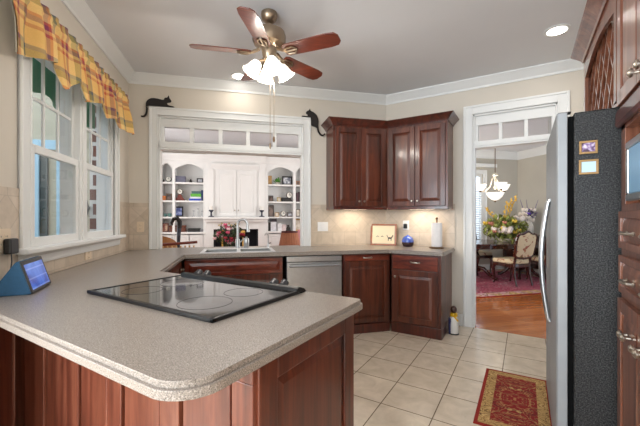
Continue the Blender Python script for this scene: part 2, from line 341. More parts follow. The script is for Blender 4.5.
# ------------------------------------------------------------------ setting: shell
COR_L = A(U0, V0); COR_R = Vector((Y0-V0*math.sqrt(2), Y0, 0))
kitchen = [(XR, -3.0), (XR, Y0+.0), (COR_R.x, Y0), (COR_L.x, COR_L.y), tuple(A(U0, 1.4)[:2]), (-3.5, A(U0, 1.4).y), (-3.5, -3.0)]
struct('floor', MB().prism([(p[0], p[1]) for p in kitchen], -.06, 0), M['tile'])
struct('floor_dining', MB().prism([(COR_R.x, Y0+.001), (1.4, Y0+.001), tuple(A(6.8, 2.6)[:2]), tuple(A(6.8, 7.0)[:2]), tuple(A(1.95, 7.0)[:2])], -.06, 0), M['planks'])
struct('floor_living', MB().prism([tuple(A(-1.9, V0+.001)[:2]), tuple(A(1.84, V0+.001)[:2]), tuple(A(1.94, 8.2)[:2]), tuple(A(-1.9, 8.2)[:2])], -.06, 0), M['planks'])
struct('ceiling', MB().prism([(-3.7, -3.2), (1.3, -3.2), (1.3, 4.0), tuple(A(7.0, 2.4)[:2]), tuple(A(7.0, 8.3)[:2]), tuple(A(-1.75, 8.3)[:2]), tuple(A(-1.75, V0)[:2]), tuple(A(-1.34, V0)[:2]), tuple(A(-1.34, 1.2)[:2]), (-3.7, .3)], CEIL, CEIL+.1), M['ceiling'])
# window wall (local x runs along the wall, y = depth outwards)
WV0, WV1, WZ0, WZ1 = 2.27, 3.62, 1.10, 2.34          # rough window opening
wl = MB()
wl.box(-.14, 0, 1.4, WV0, 0, CEIL).box(-.14, 0, WV1, V0+.14, 0, CEIL).box(-.14, 0, WV0, WV1, 0, WZ0).box(-.14, 0, WV0, WV1, WZ1, CEIL)
struct('wall_left', wl, M['wall'], loc=A(U0, 0), rz=R45)
# sink wall with the pass-through (u -.87 .. .79)
PU0, PU1, PZ = -.87, .785, 2.415
wb = MB().box(U0-.14, PU0, 0, .12, 0, CEIL).box(PU1, 1.8905, 0, .12, 0, CEIL).box(PU0, PU1, 0, .12, PZ, CEIL).box(PU0, PU1, 0, .12, 0, .87)
struct('wall_back', wb, M['wall'], loc=A(0, V0), rz=R45)
# doorway wall
DX0, DX1, DZ = -.506, .295, 2.455
wd = MB().box(COR_R.x, DX0, 0, .12, 0, CEIL).box(DX1, XR+.12, 0, .12, 0, CEIL).box(DX0, DX1, 0, .12, DZ, CEIL)
struct('wall_doorway', wd, M['wall'], loc=(0, Y0, 0))
struct('wall_right', MB().box(XR, XR+.12, -3.0, Y0, 0, CEIL), M['wall'])
wr = MB().box(-3.5, -2.7, -3.12, -3, 0, CEIL).box(.7, XR, -3.12, -3, 0, CEIL).box(-2.7, .7, -3.12, -3, 0, .4).box(-2.7, .7, -3.12, -3, 2.5, CEIL)
struct('wall_rear', wr, M['wall'])
struct('wall_breakfast', MB().box(-3.62, -3.5, -3, .16, 0, CEIL).box(-3.6, A(U0, 1.4).x, A(U0, 1.4).y, A(U0, 1.4).y+.12, 0, CEIL), M['wall'])
# living room and dining room walls
struct('wall_living', MB().box(-1.87, -1.75, V0+.12, 8.2, 0, CEIL).box(-1.87, 1.95, 8.02, 8.14, 0, CEIL), M['wall'], rz=R45)
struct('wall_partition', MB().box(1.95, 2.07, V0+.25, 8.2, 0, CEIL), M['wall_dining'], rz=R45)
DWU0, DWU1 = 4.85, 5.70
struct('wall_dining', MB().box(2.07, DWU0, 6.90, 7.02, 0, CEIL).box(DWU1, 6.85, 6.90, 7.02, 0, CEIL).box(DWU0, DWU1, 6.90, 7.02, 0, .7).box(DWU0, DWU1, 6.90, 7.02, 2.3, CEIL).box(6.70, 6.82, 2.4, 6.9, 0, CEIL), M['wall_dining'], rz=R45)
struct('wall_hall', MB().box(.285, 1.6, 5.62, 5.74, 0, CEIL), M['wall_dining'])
# crown mouldings
CR = [(0, CEIL), (0, CEIL-.105), (.012, CEIL-.105), (.018, CEIL-.085), (.045, CEIL-.055), (.075, CEIL-.022), (.085, CEIL-.012), (.085, CEIL)]
struct('trim_1', MB().sweep([(XR, -2.9), (XR, Y0), (COR_R.x, Y0), (COR_L.x, COR_L.y), tuple(A(U0, 1.4)[:2])], CR), M['white'])
CD = [(0, CEIL), (0, CEIL-.17), (.015, CEIL-.17), (.03, CEIL-.13), (.10, CEIL-.04), (.12, CEIL-.02), (.12, CEIL)]
struct('trim_2', MB().sweep([tuple(A(6.7, 2.5)[:2]), tuple(A(6.7, 6.9)[:2]), tuple(A(2.07, 6.9)[:2])], CD), M['white'])
BB = [(0, 0), (.014, 0), (.014, .115), (.008, .135), (0, .14)]
struct('baseboard_doorway', MB().sweep([(DX0-.11, Y0), (-.735, Y0)], BB), M['white'])
struct('baseboard_hall', MB().sweep([(1.5, 5.62), (.285, 5.62), (.285, 5.74)], [(-o_, z) for o_, z in BB][::-1]), M['white'])
struct('baseboard_dining', MB().sweep([tuple(A(6.7, 2.5)[:2]), tuple(A(6.7, 6.9)[:2]), tuple(A(2.07, 6.9)[:2])], BB), M['white'])
# backsplash (tile faces in local x/z)
bs = MB().box(1.4, WV0-.10, -.010, 0, .914, 1.43).box(WV1+.10, V0, -.010, 0, .914, 1.43).box(WV0-.10, WV1+.10, -.010, 0, .914, 1.02)
struct('trim_3', bs, M['splash'], loc=A(U0, 0), rz=R45+PI/2)
bs = MB().box(U0, PU0-.095, -.010, 0, .914, 1.43).box(PU1+.095, 1.886, -.010, 0, .914, 1.43)
struct('trim_4', bs, M['splash'], loc=A(0, V0), rz=R45)
struct('trim_5', MB().box(COR_R.x, -.70, -.010, 0, .914, 1.43), M['splash'], loc=(0, Y0, 0))
def casing(mb, x0, x1, z0, z1, wd=.09, y=0.0, head=.09):
    """stepped casing around an opening x0..x1 x z0..z1; it stands off towards -y"""
    for (a, c, d) in ((0, wd, .016), (wd-.022, wd, .028), (0, .014, .022)):
        mb.box(x0-c, x0-a, y-d, y, z0, z1+c); mb.box(x1+a, x1+c, y-d, y, z0, z1+c)
        mb.box(x0-a, x1+a, y-d, y, z1+a, z1+c)
    return mb
# pass-through casing + transom = window_2
wn = bpy.data.objects.new('window_2', None); C.objects.link(wn); wn.location = A(0, V0); wn.rotation_euler = (0, 0, R45); wn['kind'] = 'structure'
mb = casing(MB(), PU0, PU1, .914, PZ); mb.box(PU0-.001, PU0+.02, 0, .12, .87, PZ).box(PU1-.02, PU1+.001, 0, .12, .87, PZ).box(PU0, PU1, 0, .12, PZ-.02, PZ+.001)
obj('casing', mb, M['white'], wn, bevel=.003)
TB0, TB1, TP0, TP1 = 2.035, 2.11, 2.125, 2.30
def transom(wn, x0, x1, panes, z0, zt, p0, p1):
    mb = MB().box(x0+.02, x1-.02, -.012, .12, z0, p0).box(x0+.02, x1-.02, -.022, .12, z0+.02, z0+.055).box(x0+.02, x1-.02, .03, .09, p1, zt-.02)
    e = [x0+.02]+[q for pr in panes for q in pr]+[x1-.02]
    for i in range(0, len(e), 2): mb.box(e[i], e[i+1], .03, .09, p0, p1)
    obj('transom_sash', mb, M['white'], wn, bevel=.003)
    g = MB()
    for a, c in panes: g.box(a, c, .057, .062, p0, p1)
    obj('pane', g, M['glass_dull'], wn)
def pane_edges(x0, x1, n, m0, bar):
    wdt = (x1-x0-2*m0-(n-1)*bar)/n; return [(x0+m0+i*(wdt+bar), x0+m0+i*(wdt+bar)+wdt) for i in range(n)]
transom(wn, PU0, PU1, pane_edges(PU0, PU1, 5, .055, .045), TB0, PZ, TP0, TP1)
# doorway casing + transom = window_3
wn = bpy.data.objects.new('window_3', None); C.objects.link(wn); wn.location = (0, Y0, 0); wn['kind'] = 'structure'
mb = casing(MB(), DX0, DX1, 0, DZ, wd=.10); mb.box(DX0-.001, DX0+.02, 0, .12, 0, DZ).box(DX1-.02, DX1+.001, 0, .12, 0, DZ).box(DX0, DX1, 0, .12, DZ-.02, DZ+.001)
obj('casing', mb, M['white'], wn, bevel=.003)
transom(wn, DX0, DX1, pane_edges(DX0, DX1, 3, .05, .035), 2.065, DZ, 2.14, 2.33)
# double-hung window pair = window_1 (local x = v, -y = into the room)
wn = bpy.data.objects.new('window_1', None); C.objects.link(wn); wn.location = A(U0, 0); wn.rotation_euler = (0, 0, R45+PI/2); wn['kind'] = 'structure'
mb = casing(MB(), WV0, WV1, WZ0, WZ1, wd=.10); mb.box(WV0-.001, WV0+.015, 0, .14, WZ0, WZ1).box(WV1-.015, WV1+.001, 0, .14, WZ0, WZ1).box(WV0, WV1, 0, .14, WZ1-.015, WZ1)
obj('casing', mb, M['white'], wn, bevel=.003)
MV = (2.885, 2.995)
obj('mullion', MB().box(MV[0], MV[1], -.016, .12, WZ0, WZ1).box(MV[0]+.03, MV[1]-.03, -.024, 0, WZ0, WZ1), M['white'], wn, bevel=.003)
mb = MB().box(WV0-.14, WV1+.14, -.075, .05, WZ0-.03, WZ0+.002); obj('window_sill', mb, M['white'], wn, bevel=.008)
obj('apron', MB().prism([(0, WZ0-.10), (-.022, WZ0-.10), (-.026, WZ0-.085), (-.03, WZ0-.05), (-.055, WZ0-.031), (0, WZ0-.031)], WV0-.11, WV1+.11, 'x'), M['white'], wn, bevel=.002)
RZ = 1.685
for a, c in ((WV0+.015, MV[0]), (MV[1], WV1-.015)):
    # lower sash nearer the room
    mb = MB(); y0, y1 = -.006, .022
    mb.box(a, a+.04, y0, y1, WZ0, RZ+.02).box(c-.04, c, y0, y1, WZ0, RZ+.02).box(a+.04, c-.04, y0, y1, WZ0, WZ0+.055).box(a+.04, c-.04, y0, y1, RZ-.03, RZ+.02)
    lo = obj('lower_sash', mb, M['white'], wn, bevel=.004)
    obj('pane', MB().box(a+.04, c-.04, .006, .010, WZ0+.055, RZ-.03), M['glass'], lo)
    mb = MB(); y0, y1 = .024, .050
    mb.box(a, a+.035, y0, y1, RZ-.02, WZ1).box(c-.035, c, y0, y1, RZ-.02, WZ1).box(a+.035, c-.035, y0, y1, RZ-.02, RZ+.025).box(a+.035, c-.035, y0, y1, WZ1-.05, WZ1)
    wdt = (c-a-.07)/3
    for k in (1, 2): mb.box(a+.035+wdt*k-.009, a+.035+wdt*k+.009, y0+.005, y1-.005, RZ, WZ1-.03)
    mb.box(a+.035, c-.035, y0+.006, y1-.006, 1.985, 2.005)
    up = obj('upper_sash', mb, M['white'], wn, bevel=.003)
    obj('pane', MB().box(a+.035, c-.035, .034, .038, RZ, WZ1-.03), M['glass'], up)
# ------------------------------------------------------------------ outside the window
struct('ground', MB().box(-7, -1.31, -1, 9, -.2, -.1), plain('patio_concrete', (150, 148, 142), .9, var=.08), rz=R45)
struct('wall_porch', MB().box(-7, -1.312, 4.22, 4.34, -.1, 3.4), plain('porch_stucco', (196, 184, 160), .9, var=.03), rz=R45)
bl = plain('pale_blue_paint', (176, 208, 224), .5, var=.02)
dr = bpy.data.objects.new('door_1', None); C.objects.link(dr); dr.location = A(0, 4.22); dr.rotation_euler = (0, 0, R45); dr['kind'] = 'structure'
obj('door_frame', MB().box(-2.16, -2.06, -.04, 0, -.1, 2.1).box(-1.90, -1.85, -.04, 0, -.1, 2.1).box(-2.06, -1.90, -.04, 0, 2.0, 2.1), bl, dr, bevel=.005)
obj('door_leaf', MB().box(-2.06, -1.99, -.02, 0, -.1, 2.0), plain('dark_teal_door', (26, 52, 54), .3), dr)
o = obj('brick_pillar', MB().box(-1.585, -1.50, -.03, 0, -.1, 3.2), M['brick'], loc=A(0, 4.219), rz=R45); tag(o, 'narrow red brick pillar with pale mortar seen through the window', 'pillar')
o = obj('porch_post', MB().box(-1.495, -1.455, -.03, 0, -.1, 3.2).box(-1.497, -1.45, -.035, 0, -.1, .1), bl, loc=A(0, 4.219), rz=R45, bevel=.004); tag(o, 'pale blue post beside the brick pillar outside the window', 'post')
t = thing('wall_lantern', 'black oval lantern on the brick pillar outside the window', 'lantern', A(-1.60, 4.06, 1.27), R45)
obj('lantern_body', MB().lathe([(.01, 0), (.045, .03), (.055, .11), (.04, .19), (.01, .22)], 14), M['black'], t, smooth=True); obj('bracket', MB().box(-.01, .02, 0, .15, .09, .12), M['black'], t)
gc = plain('green_awning_canvas', (62, 128, 92), .85, var=.12, vscale=3)
mb = MB(); n = 28
for i in range(n+1):
    v = 2.6+i*.055; zb = 2.27 - .06*abs(math.sin(i*PI/10)) ; f_ = .02*math.sin(i*PI/2.5)
    mb.v += [(-1.52+f_, v, zb), (-1.52+f_, v, 2.8), (-1.505+f_, v, zb), (-1.505+f_, v, 2.8)]
for i in range(n):
    a = i*4; c = a+4; mb.f += [(a, c, c+1, a+1), (a+2, a+3, c+3, c+2), (a, a+2, c+2, c), (a+1, c+1, c+3, a+3)]
o = obj('awning', mb, gc, rz=R45, smooth=True); tag(o, 'green scalloped canvas awning hanging outside the upper window sashes', 'awning')
# ------------------------------------------------------------------ worktop
SKU0, SKU1, SKV0, SKV1 = -.35, .36, 3.53, 3.93
def A2(u, v): return tuple(A(u, v)[:2])
YN, YF, XE = .440, 1.37, -.600
RX0, RX1, RYB = -1.755, -.915, .795
near = round_corner((-2.0, YN), (XE, YN), (XE, YF), .11, 10)
farc = round_corner((XE, YN), (XE, YF), (RX1, YF), .035, 4)
endc = round_corner((-.70, Y0), (-.70, 3.585), (-1.2, 3.585), .03, 4)
wy0 = U0*math.sqrt(2)-YN
outer = near + farc + [(RX1, YF), (RX1, RYB), (RX0, RYB), (RX0, YF), tuple((-.5*math.sqrt(2)-YF, YF)), A2(-.5, 3.44), (3.585-3.44*math.sqrt(2), 3.585)] + endc[::-1] + [(-.70, Y0-.011), (COR_R.x+.006, Y0-.011), A2(PU1+.1, V0-.011), A2(PU1-.021, V0-.011), A2(PU1-.021, V0+.16), A2(PU0+.021, V0+.16), A2(PU0+.021, V0-.011), A2(U0+.011, V0-.011), (wy0+.011*1.414, YN)]
area_ = sum(outer[i-1][0]*outer[i][1]-outer[i][0]*outer[i-1][1] for i in range(len(outer)))
if area_ < 0: outer = outer[::-1]
hole = [A2(SKU0, SKV0), A2(SKU1, SKV0), A2(SKU1, SKV1), A2(SKU0, SKV1)]
mb = slab(outer, [hole], .874, .897, MB()); slab(inset(outer, .009), [hole], .897, .914, mb)
wt = obj('worktop', mb, M['counter'], bevel=.006, seg=3); tag(wt, 'speckled greige worktop running from peninsula along the window to the sink', 'countertop')
# ------------------------------------------------------------------ cabinetry
def panel_door(x0, x1, z0, z1, y=0.0, th=.02, fr=.055, raised=True):
    """raised panel door facing -y, front face at y-th"""
    mb = MB(); f = y-th
    mb.box(x0, x0+fr, f, y, z0, z1).box(x1-fr, x1, f, y, z0, z1).box(x0+fr, x1-fr, f, y, z0, z0+fr).box(x0+fr, x1-fr, f, y, z1-fr, z1)
    a0, a1, b0, b1 = x0+fr, x1-fr, z0+fr, z1-fr; s = min(.032, (a1-a0)*.25); d0 = f+.012; d1 = f+.003
    if raised and b1-b0 > 2.2*s:
        vs_ = [(a0, d0, b0), (a1, d0, b0), (a1, d0, b1), (a0, d0, b1), (a0+s, d1, b0+s), (a1-s, d1, b0+s), (a1-s, d1, b1-s), (a0+s, d1, b1-s)]
        mb.add(vs_, [(0, 1, 5, 4), (1, 2, 6, 5), (2, 3, 7, 6), (3, 0, 4, 7), (4, 5, 6, 7)])
    else: mb.box(a0, a1, d0, y, b0, b1)
    return mb
def knob(parent, x, y, z, r=.014, m=None, name='knob'):
    return obj(name, MB().lathe([(.006, 0), (.005, .014), (r, .018), (r*1.05, .025), (r*.6, .032), (.001, .033)], 12, (x, y, z), axis=(0, -1, 0)), m or M['nickel'], parent, smooth=True)
def pull(parent, x, y, z, w_=.09, m=None):
    mb = MB().tube([(x-w_/2, y, z), (x-w_/2, y-.022, z), (x-w_/2+.012, y-.028, z), (x, y-.03, z+.002), (x+w_/2-.012, y-.028, z), (x+w_/2, y-.022, z), (x+w_/2, y, z)], [.006, .006, .006, .008, .006, .006, .006], 8)
    mb.ball((x-w_/2, y-.004, z), .010, .005, .010, 10, 6).ball((x+w_/2, y-.004, z), .010, .005, .010, 10, 6)
    return obj('pull', mb, m or M['nickel'], parent, smooth=True)
# --- sink base (A frame)
FV = 3.47
t = thing('sink_cabinet', 'cherry sink base cabinet left of the dishwasher under the sink', 'cabinet', A(-.02, FV), R45)
obj('body', MB().box(-.49, .47, .012, .03, .10, .868).box(-.49, -.47, .03, .55, .10, .868).box(.45, .47, .03, .55, .10, .868).box(-.49, .47, .05, .07, 0, .10).box(-.47, .45, .03, .55, .10, .12), M['cherry_dark'], t)
fd = obj('false_front', panel_door(-.48, .465, .70, .855, .012, fr=.03), M['cherry_h'], t, bevel=.002)
for a, c in ((-.48, -.012), (-.004, .465)):
    d = obj('door', panel_door(a, c, .13, .69, .012), M['cherry'], t, bevel=.002); knob(d, c-.04 if a < -.1 else a+.04, -.008, .64)
# --- window-run base cabinet
t = thing('base_cabinet', 'dark cherry base cabinet under the window side of the worktop', 'cabinet', A(-.53, 2.75), R45+PI/2)
obj('body', MB().box(-.22, .66, .012, .60, .10, .868).box(-.22, .66, .06, .55, 0, .10), M['cherry_dark'], t)
for a, c in ((-.21, .21), (.22, .65)):
    d = obj('door', panel_door(a, c, .13, .855, .012), M['cherry'], t, bevel=.002); knob(d, c-.04, -.008, .78)
# --- dishwasher
t = thing('dishwasher', 'stainless steel dishwasher with bar handle under the sink worktop', 'dishwasher', A(.785, FV), R45)
obj('tub', MB().box(-.30, .30, .012, .56, .09, .868), M['black'], t)
obj('door', MB().box(-.297, .297, -.022, .012, .12, .80), M['steel'], t, bevel=.006)
obj('control_panel', MB().box(-.297, .297, -.018, .012, .806, .862), M['steel'], t, bevel=.004)
obj('handle', MB().tube([(-.26, -.022, .765), (-.26, -.058, .768), (-.24, -.064, .769), (0, -.068, .770), (.24, -.064, .769), (.26, -.058, .768), (.26, -.022, .765)], .013, 10), M['steel_light'], t, smooth=True)
obj('toe_kick', MB().box(-.297, .297, .05, .07, 0, .09), M['black'], t)
# --- corner pull-out cabinet (A frame) and drawer cabinet (world frame)
cu = (3.625-FV*math.sqrt(2)+3.625)/math.sqrt(2)     # where the two fronts meet (u)
t = thing('base_cabinet', 'narrow cherry pull-out cabinet right of the dishwasher with high pull', 'cabinet', A(1.105, FV), R45)
wdt = cu-1.105
obj('body', MB().prism([(0, .012), (wdt, .012), (wdt+.2, .5), (0, .55)], 0, .868, 'z'), M['cherry_dark'], t)
obj('door', panel_door(.015, wdt-.02, .115, .79, .012), M['cherry'], t, bevel=.003)
d = obj('top_rail', MB().box(.015, wdt-.02, -.008, .012, .795, .86), M['cherry_h'], t, bevel=.003); pull(d, wdt*.5, -.008, .828, .085)
obj('base_moulding', MB().box(0, wdt-.006, -.006, .012, 0, .10), M['cherry_dark'], t, bevel=.003)
bx0, bx1 = -1.268, -.736
t = thing('base_cabinet', 'cherry base cabinet with drawer over door at the doorway end', 'cabinet', (bx1, 3.62, 0), 0)
W = bx0-bx1
obj('body', MB().prism([(0, .012), (0, .60), (W-.25, .60), (W, .012)], 0, .868, 'z'), M['cherry'], t)
d = obj('drawer', MB().box(W+.02, -.03, -.008, .012, .705, .855), M['cherry_h'], t, bevel=.004); pull(d, W/2, -.008, .785, .09)
d = obj('door', panel_door(W+.02, -.03, .125, .695, .012, fr=.06), M['cherry'], t, bevel=.003); knob(d, W+.05, -.008, .62)
obj('base_moulding', MB().box(W, .006, -.006, .012, 0, .11).box(0, .008, .012, .60, 0, .11), M['cherry_dark'], t, bevel=.003)
# --- wall cabinets
UV = V0-.33; UY = Y0-.33; UZ0, UZ1 = 1.385, 2.33
ucu = (UY-UV*math.sqrt(2)+UY)/math.sqrt(2)
CROWN = [(0, 0), (0, -.075), (.008, -.075), (.014, -.06), (.04, -.03), (.062, -.01), (.07, 0)]
t = thing('wall_cabinet', 'cherry two-door wall cabinet nearer the sink, with dark crown', 'cabinet', A(1.075, UV, UZ0), R45)
wdt = ucu-1.075; H = UZ1-UZ0
obj('body', MB().prism([(0, 0), (wdt, 0), (wdt+.06, .318), (0, .318)], 0, H+.08, 'z'), M['cherry'], t)
hw = wdt/2
for a, c, kx in ((.02, hw-.003, hw-.032), (hw+.003, wdt-.03, hw+.032)):
    d = obj('door', panel_door(a, c, .02, H-.01, 0), M['cherry'], t, bevel=.003); knob(d, kx, -.02, .075, .012)
obj('crown', MB().sweep([(-.002, .318), (-.002, -.004), (wdt-.002, -.004)], [(-o_, H+.09+z) for o_, z in CROWN]), M['cherry_dark'], t)
obj('light_rail', MB().box(-.004, wdt-.008, -.012, .012, -.022, .012).box(-.004, .012, .012, .31, -.022, .012), M['cherry_dark'], t, bevel=.004)
ux0 = UY-UV*math.sqrt(2); ux1 = -.722
t = thing('wall_cabinet', 'cherry two-door wall cabinet nearer the doorway, with dark crown', 'cabinet', (ux1, UY, UZ0), 0)
W = ux0-ux1
obj('body', MB().prism([(0, 0), (0, .318), (W-.1, .318), (W, 0)], 0, H+.08, 'z'), M['cherry'], t)
for a, c, kx in ((W+.02, W/2-.003-.01, W/2-.042), (W/2+.003-.01, -.022, W/2+.022)):
    d = obj('door', panel_door(a, c, .02, H-.01, 0), M['cherry'], t, bevel=.003); knob(d, kx, -.02, .075, .012)
obj('crown', MB().sweep([(W, -.004), (.002, -.004), (.002, .318)], [(-o_, H+.09+z) for o_, z in CROWN]), M['cherry_dark'], t)
obj('light_rail', MB().box(W+.008, .004, -.012, .012, -.022, .012).box(-.012, .004, .012, .31, -.022, .012), M['cherry_dark'], t, bevel=.004)
# under-cabinet lights
M['lamp'] = emis('warm_lamp', (1, .86, .66), 6)
def under_light(loc, rz, label):
    o = obj('under_cabinet_light', MB().box(-.15, .15, -.03, .03, -.018, 0), M['lamp'], loc=loc, rz=rz, bevel=.004); tag(o, label, 'light', 'under-cabinet lights')
    l = bpy.data.lights.new('under_cabinet_lamp', 'AREA'); l.shape = 'RECTANGLE'; l.size = .3; l.size_y = .06; l.energy = 1.9; l.color = (1, .89, .74)
    p = bpy.data.objects.new('under_cabinet_lamp', l); C.objects.link(p); p.parent = o; p.location = (0, 0, -.022)
under_light(A(1.40, 3.90, UZ0-.001), R45, 'slim warm light under the wall cabinet nearer the sink')
under_light((-1.05, 4.05, UZ0-.001), 0, 'slim warm light under the wall cabinet nearer the doorway')
# --- peninsula cabinet
px0, px1, py0, py1 = -2.30, -.65, .722, 1.345
t = thing('peninsula_cabinet', 'reddish wood peninsula cabinet with panelled back under the worktop', 'cabinet', (px1, py0, 0), 0)
mb = MB().box(px0-px1, 0, .012, .066, 0, .868).box(RX1+.004-px1, -.012, .066, py1-py0, 0, .868)
obj('body', mb, M['cherry'], t)
mb = MB()
st = [(-2.14, -2.03), (-1.785, -1.675), (-1.435, -1.33), (-1.085, -.98), (-.735, -.652)]
for a, c in st: mb.box(a-px1, c-px1, -.014, .012, .09, .80)
mb.box(px0-px1, -.002, -.014, .012, .80, .868).box(px0-px1, -.002, -.014, .012, 0, .09)
obj('back_frame', mb, M['panel'], t, bevel=.003)
mb = MB()
for a, c in ((-2.30, -2.14), (-2.03, -1.785), (-1.675, -1.435), (-1.33, -1.085), (-.98, -.735)):
    mb.box(a-px1+.013, c-px1-.013, -.007, .012, .103, .787)
obj('back_panel', mb, M['panel'], t, bevel=.004)
ep = panel_door(.002, py1-py0, .0, .868, 0, th=.022, fr=.085)
for i, (x, y, z) in enumerate(ep.v): ep.v[i] = (-y-.014, x, z)
obj('end_panel', ep, M['cherry'], t, bevel=.004)
mb = MB(); c45 = math.sqrt(.5)
def wp(v, d, z): p = A(U0+.012+d, v, z); return (p.x-px1, p.y-py0, z)
for v0, v1, d in ((1.45, 2.19, 0.0), (1.45, 1.55, .012), (1.80, 1.90, .012), (2.09, 2.185, .012)):
    q = [wp(v0, -.012, 0), wp(v1, -.012, 0), wp(v1, .01+d, 0), wp(v0, .01+d, 0)]; mb.prism([(a[0], a[1]) for a in q], 0, .868, 'z')
obj('side_panel', mb, M['panel'], t, bevel=.003)
o = obj('blue_sticker', MB().box(-.012, .012, -.002, 0, -.012, .012), plain('blue_tag', (96, 120, 190), .5), loc=(-.745, YN+.27, .860)); tag(o, 'tiny blue sticker under the worktop edge on peninsula back', 'sticker')
# ------------------------------------------------------------------ range
t = thing('range', 'black glass slide-in range set into the peninsula, controls facing away', 'range', ((RX0+RX1)/2, YF, 0), PI)
hw = (RX1-RX0)/2
obj('body', MB().box(-hw+.006, hw-.006, .02, .575, .05, .905), M['black'], t)
obj('cooktop', MB().box(-hw-.008, hw+.008, .075, YF-RYB+.008, .915, .926), M['blackglass'], t, bevel=.004)
obj('trim_frame', MB().box(-hw-.012, hw+.012, YF-RYB-.006, YF-RYB+.012, .914, .929).box(-hw-.012, -hw+.004, .075, YF-RYB+.012, .914, .929).box(hw-.004, hw+.012, .075, YF-RYB+.012, .914, .929), M['black'], t, bevel=.003)
cp = obj('control_panel', MB().prism([(.085, .925), (.078, .938), (.060, .944), (.02, .932), (-.035, .88), (-.035, .84), (.02, .84), (.02, .915), (.085, .915)], -hw-.006, hw+.006, 'x'), M['black'], t, bevel=.003)
KN = plain('dark_knob', (54, 54, 58), .3, .4)
for x in (.385, .31, -.21, -.275, 0):
    if x == 0: continue
    obj('knob', MB().lathe([(.026, 0), (.026, .006), (.022, .010), (.020, .034), (.016, .038), (.001, .038)], 16, (x, -.004, .915), axis=(0, -.72, .72)), KN, cp, smooth=True)
obj('oven_door', MB().box(-hw+.008, hw-.008, -.03, .02, .22, .83), M['blackglass'], t, bevel=.006)
obj('oven_handle', MB().tube([(-.33, -.03, .80), (-.33, -.075, .80), (.33, -.075, .80), (.33, -.03, .80)], .012, 10), M['steel'], t, smooth=True)
obj('drawer', MB().box(-hw+.008, hw-.008, -.025, .02, .06, .21), M['black'], t, bevel=.006)
BR = plain('grey_burner_print', (62, 62, 66), .1)
for x, y, r in ((-.22, .22, .09), (.22, .22, .11), (-.22, .44, .11), (.22, .44, .09)): obj('burner_ring', MB().lathe([(r, .9262), (r, .9266), (r-.004, .9266), (r-.004, .9262)], 40, (x, y, 0), cap=False), BR, t)
# ------------------------------------------------------------------ sink and taps
t = thing('sink', 'double bowl stainless sink set in the worktop below the pass-through', 'sink', A((SKU0+SKU1)/2, (SKV0+SKV1)/2, .914), R45)
hu, hv = (SKU1-SKU0)/2, (SKV1-SKV0)/2; mb = MB()
mb.box(-hu-.02, hu+.02, -hv-.02, -hv+.02, 0, .006).box(-hu-.02, hu+.02, hv-.05, hv+.02, 0, .006).box(-hu-.02, -hu+.02, -hv+.02, hv-.05, 0, .006).box(hu-.02, hu+.02, -hv+.02, hv-.05, 0, .006).box(-.02, .02, -hv+.02, hv-.05, -.02, .006)
obj('rim', mb, plain('bright_sink_rim', (226, 227, 228), .4, .4, .03), t, bevel=.003)
for a, c in ((-hu+.005, -.012), (.012, hu-.005)):
    mb = MB().box(a, c, -hv+.005, hv-.005, -.19, -.185).box(a, a+.004, -hv+.005, hv-.005, -.185, 0).box(c-.004, c, -hv+.005, hv-.005, -.185, 0).box(a, c, -hv+.005, -hv+.009, -.185, 0).box(a, c, hv-.009, hv-.005, -.185, 0)
    obj('bowl', mb, M['steel'], t)
FVv = 3.97
t = thing('faucet', 'brushed steel gooseneck kitchen faucet behind the sink', 'faucet', A(-.005, FVv, .914), R45)
obj('base', MB().lathe([(.032, 0), (.032, .01), (.026, .016), (.024, .10), (.021, .11)], 18), M['steel'], t, smooth=True)
pts = [(0, 0, .10), (0, 0, .24)]+[(.055-.055*math.cos(a), -.03*(1-math.cos(a))*.5, .27+.055*math.sin(a)*1.15) for a in [PI*k/10 for k in range(11)]]
obj('spout', MB().tube(pts, .014, 12), M['steel'], t, smooth=True)
obj('spray_head', MB().tube([(.11, -.03, .272), (.113, -.032, .23), (.118, -.034, .19)], [.016, .018, .020], 12), M['steel'], t, smooth=True)
obj('lever', MB().tube([(.022, 0, .07), (.045, -.01, .085), (.07, -.03, .12)], [.009, .007, .006], 8), M['steel'], t, smooth=True)
t = thing('soap_dispenser', 'short stainless soap canister right of the kitchen faucet', 'soap dispenser', A(.093, FVv+.0, .914), R45)
obj('body', MB().lathe([(.028, 0), (.030, .004), (.030, .10), (.026, .115), (.012, .120)], 18), M['steel'], t, smooth=True); obj('cap', MB().lathe([(.012, .12), (.012, .13), (.006, .135)], 14), M['steel_light'], t, smooth=True)
t = thing('filter_tap', 'thin filtered water tap standing right of the soap canister', 'tap', A(.345, FVv, .914), R45)
obj('base', MB().lathe([(.020, 0), (.018, .01), (.012, .03), (.010, .05)], 14), M['steel'], t, smooth=True)
obj('spout', MB().tube([(0, 0, .04), (0, 0, .14), (-.008, -.01, .165), (-.03, -.03, .17), (-.045, -.045, .15)], .007, 10), M['steel'], t, smooth=True)
obj('lever', MB().tube([(.0, 0, .05), (.03, -.01, .06)], .005, 8), M['black'], t, smooth=True)
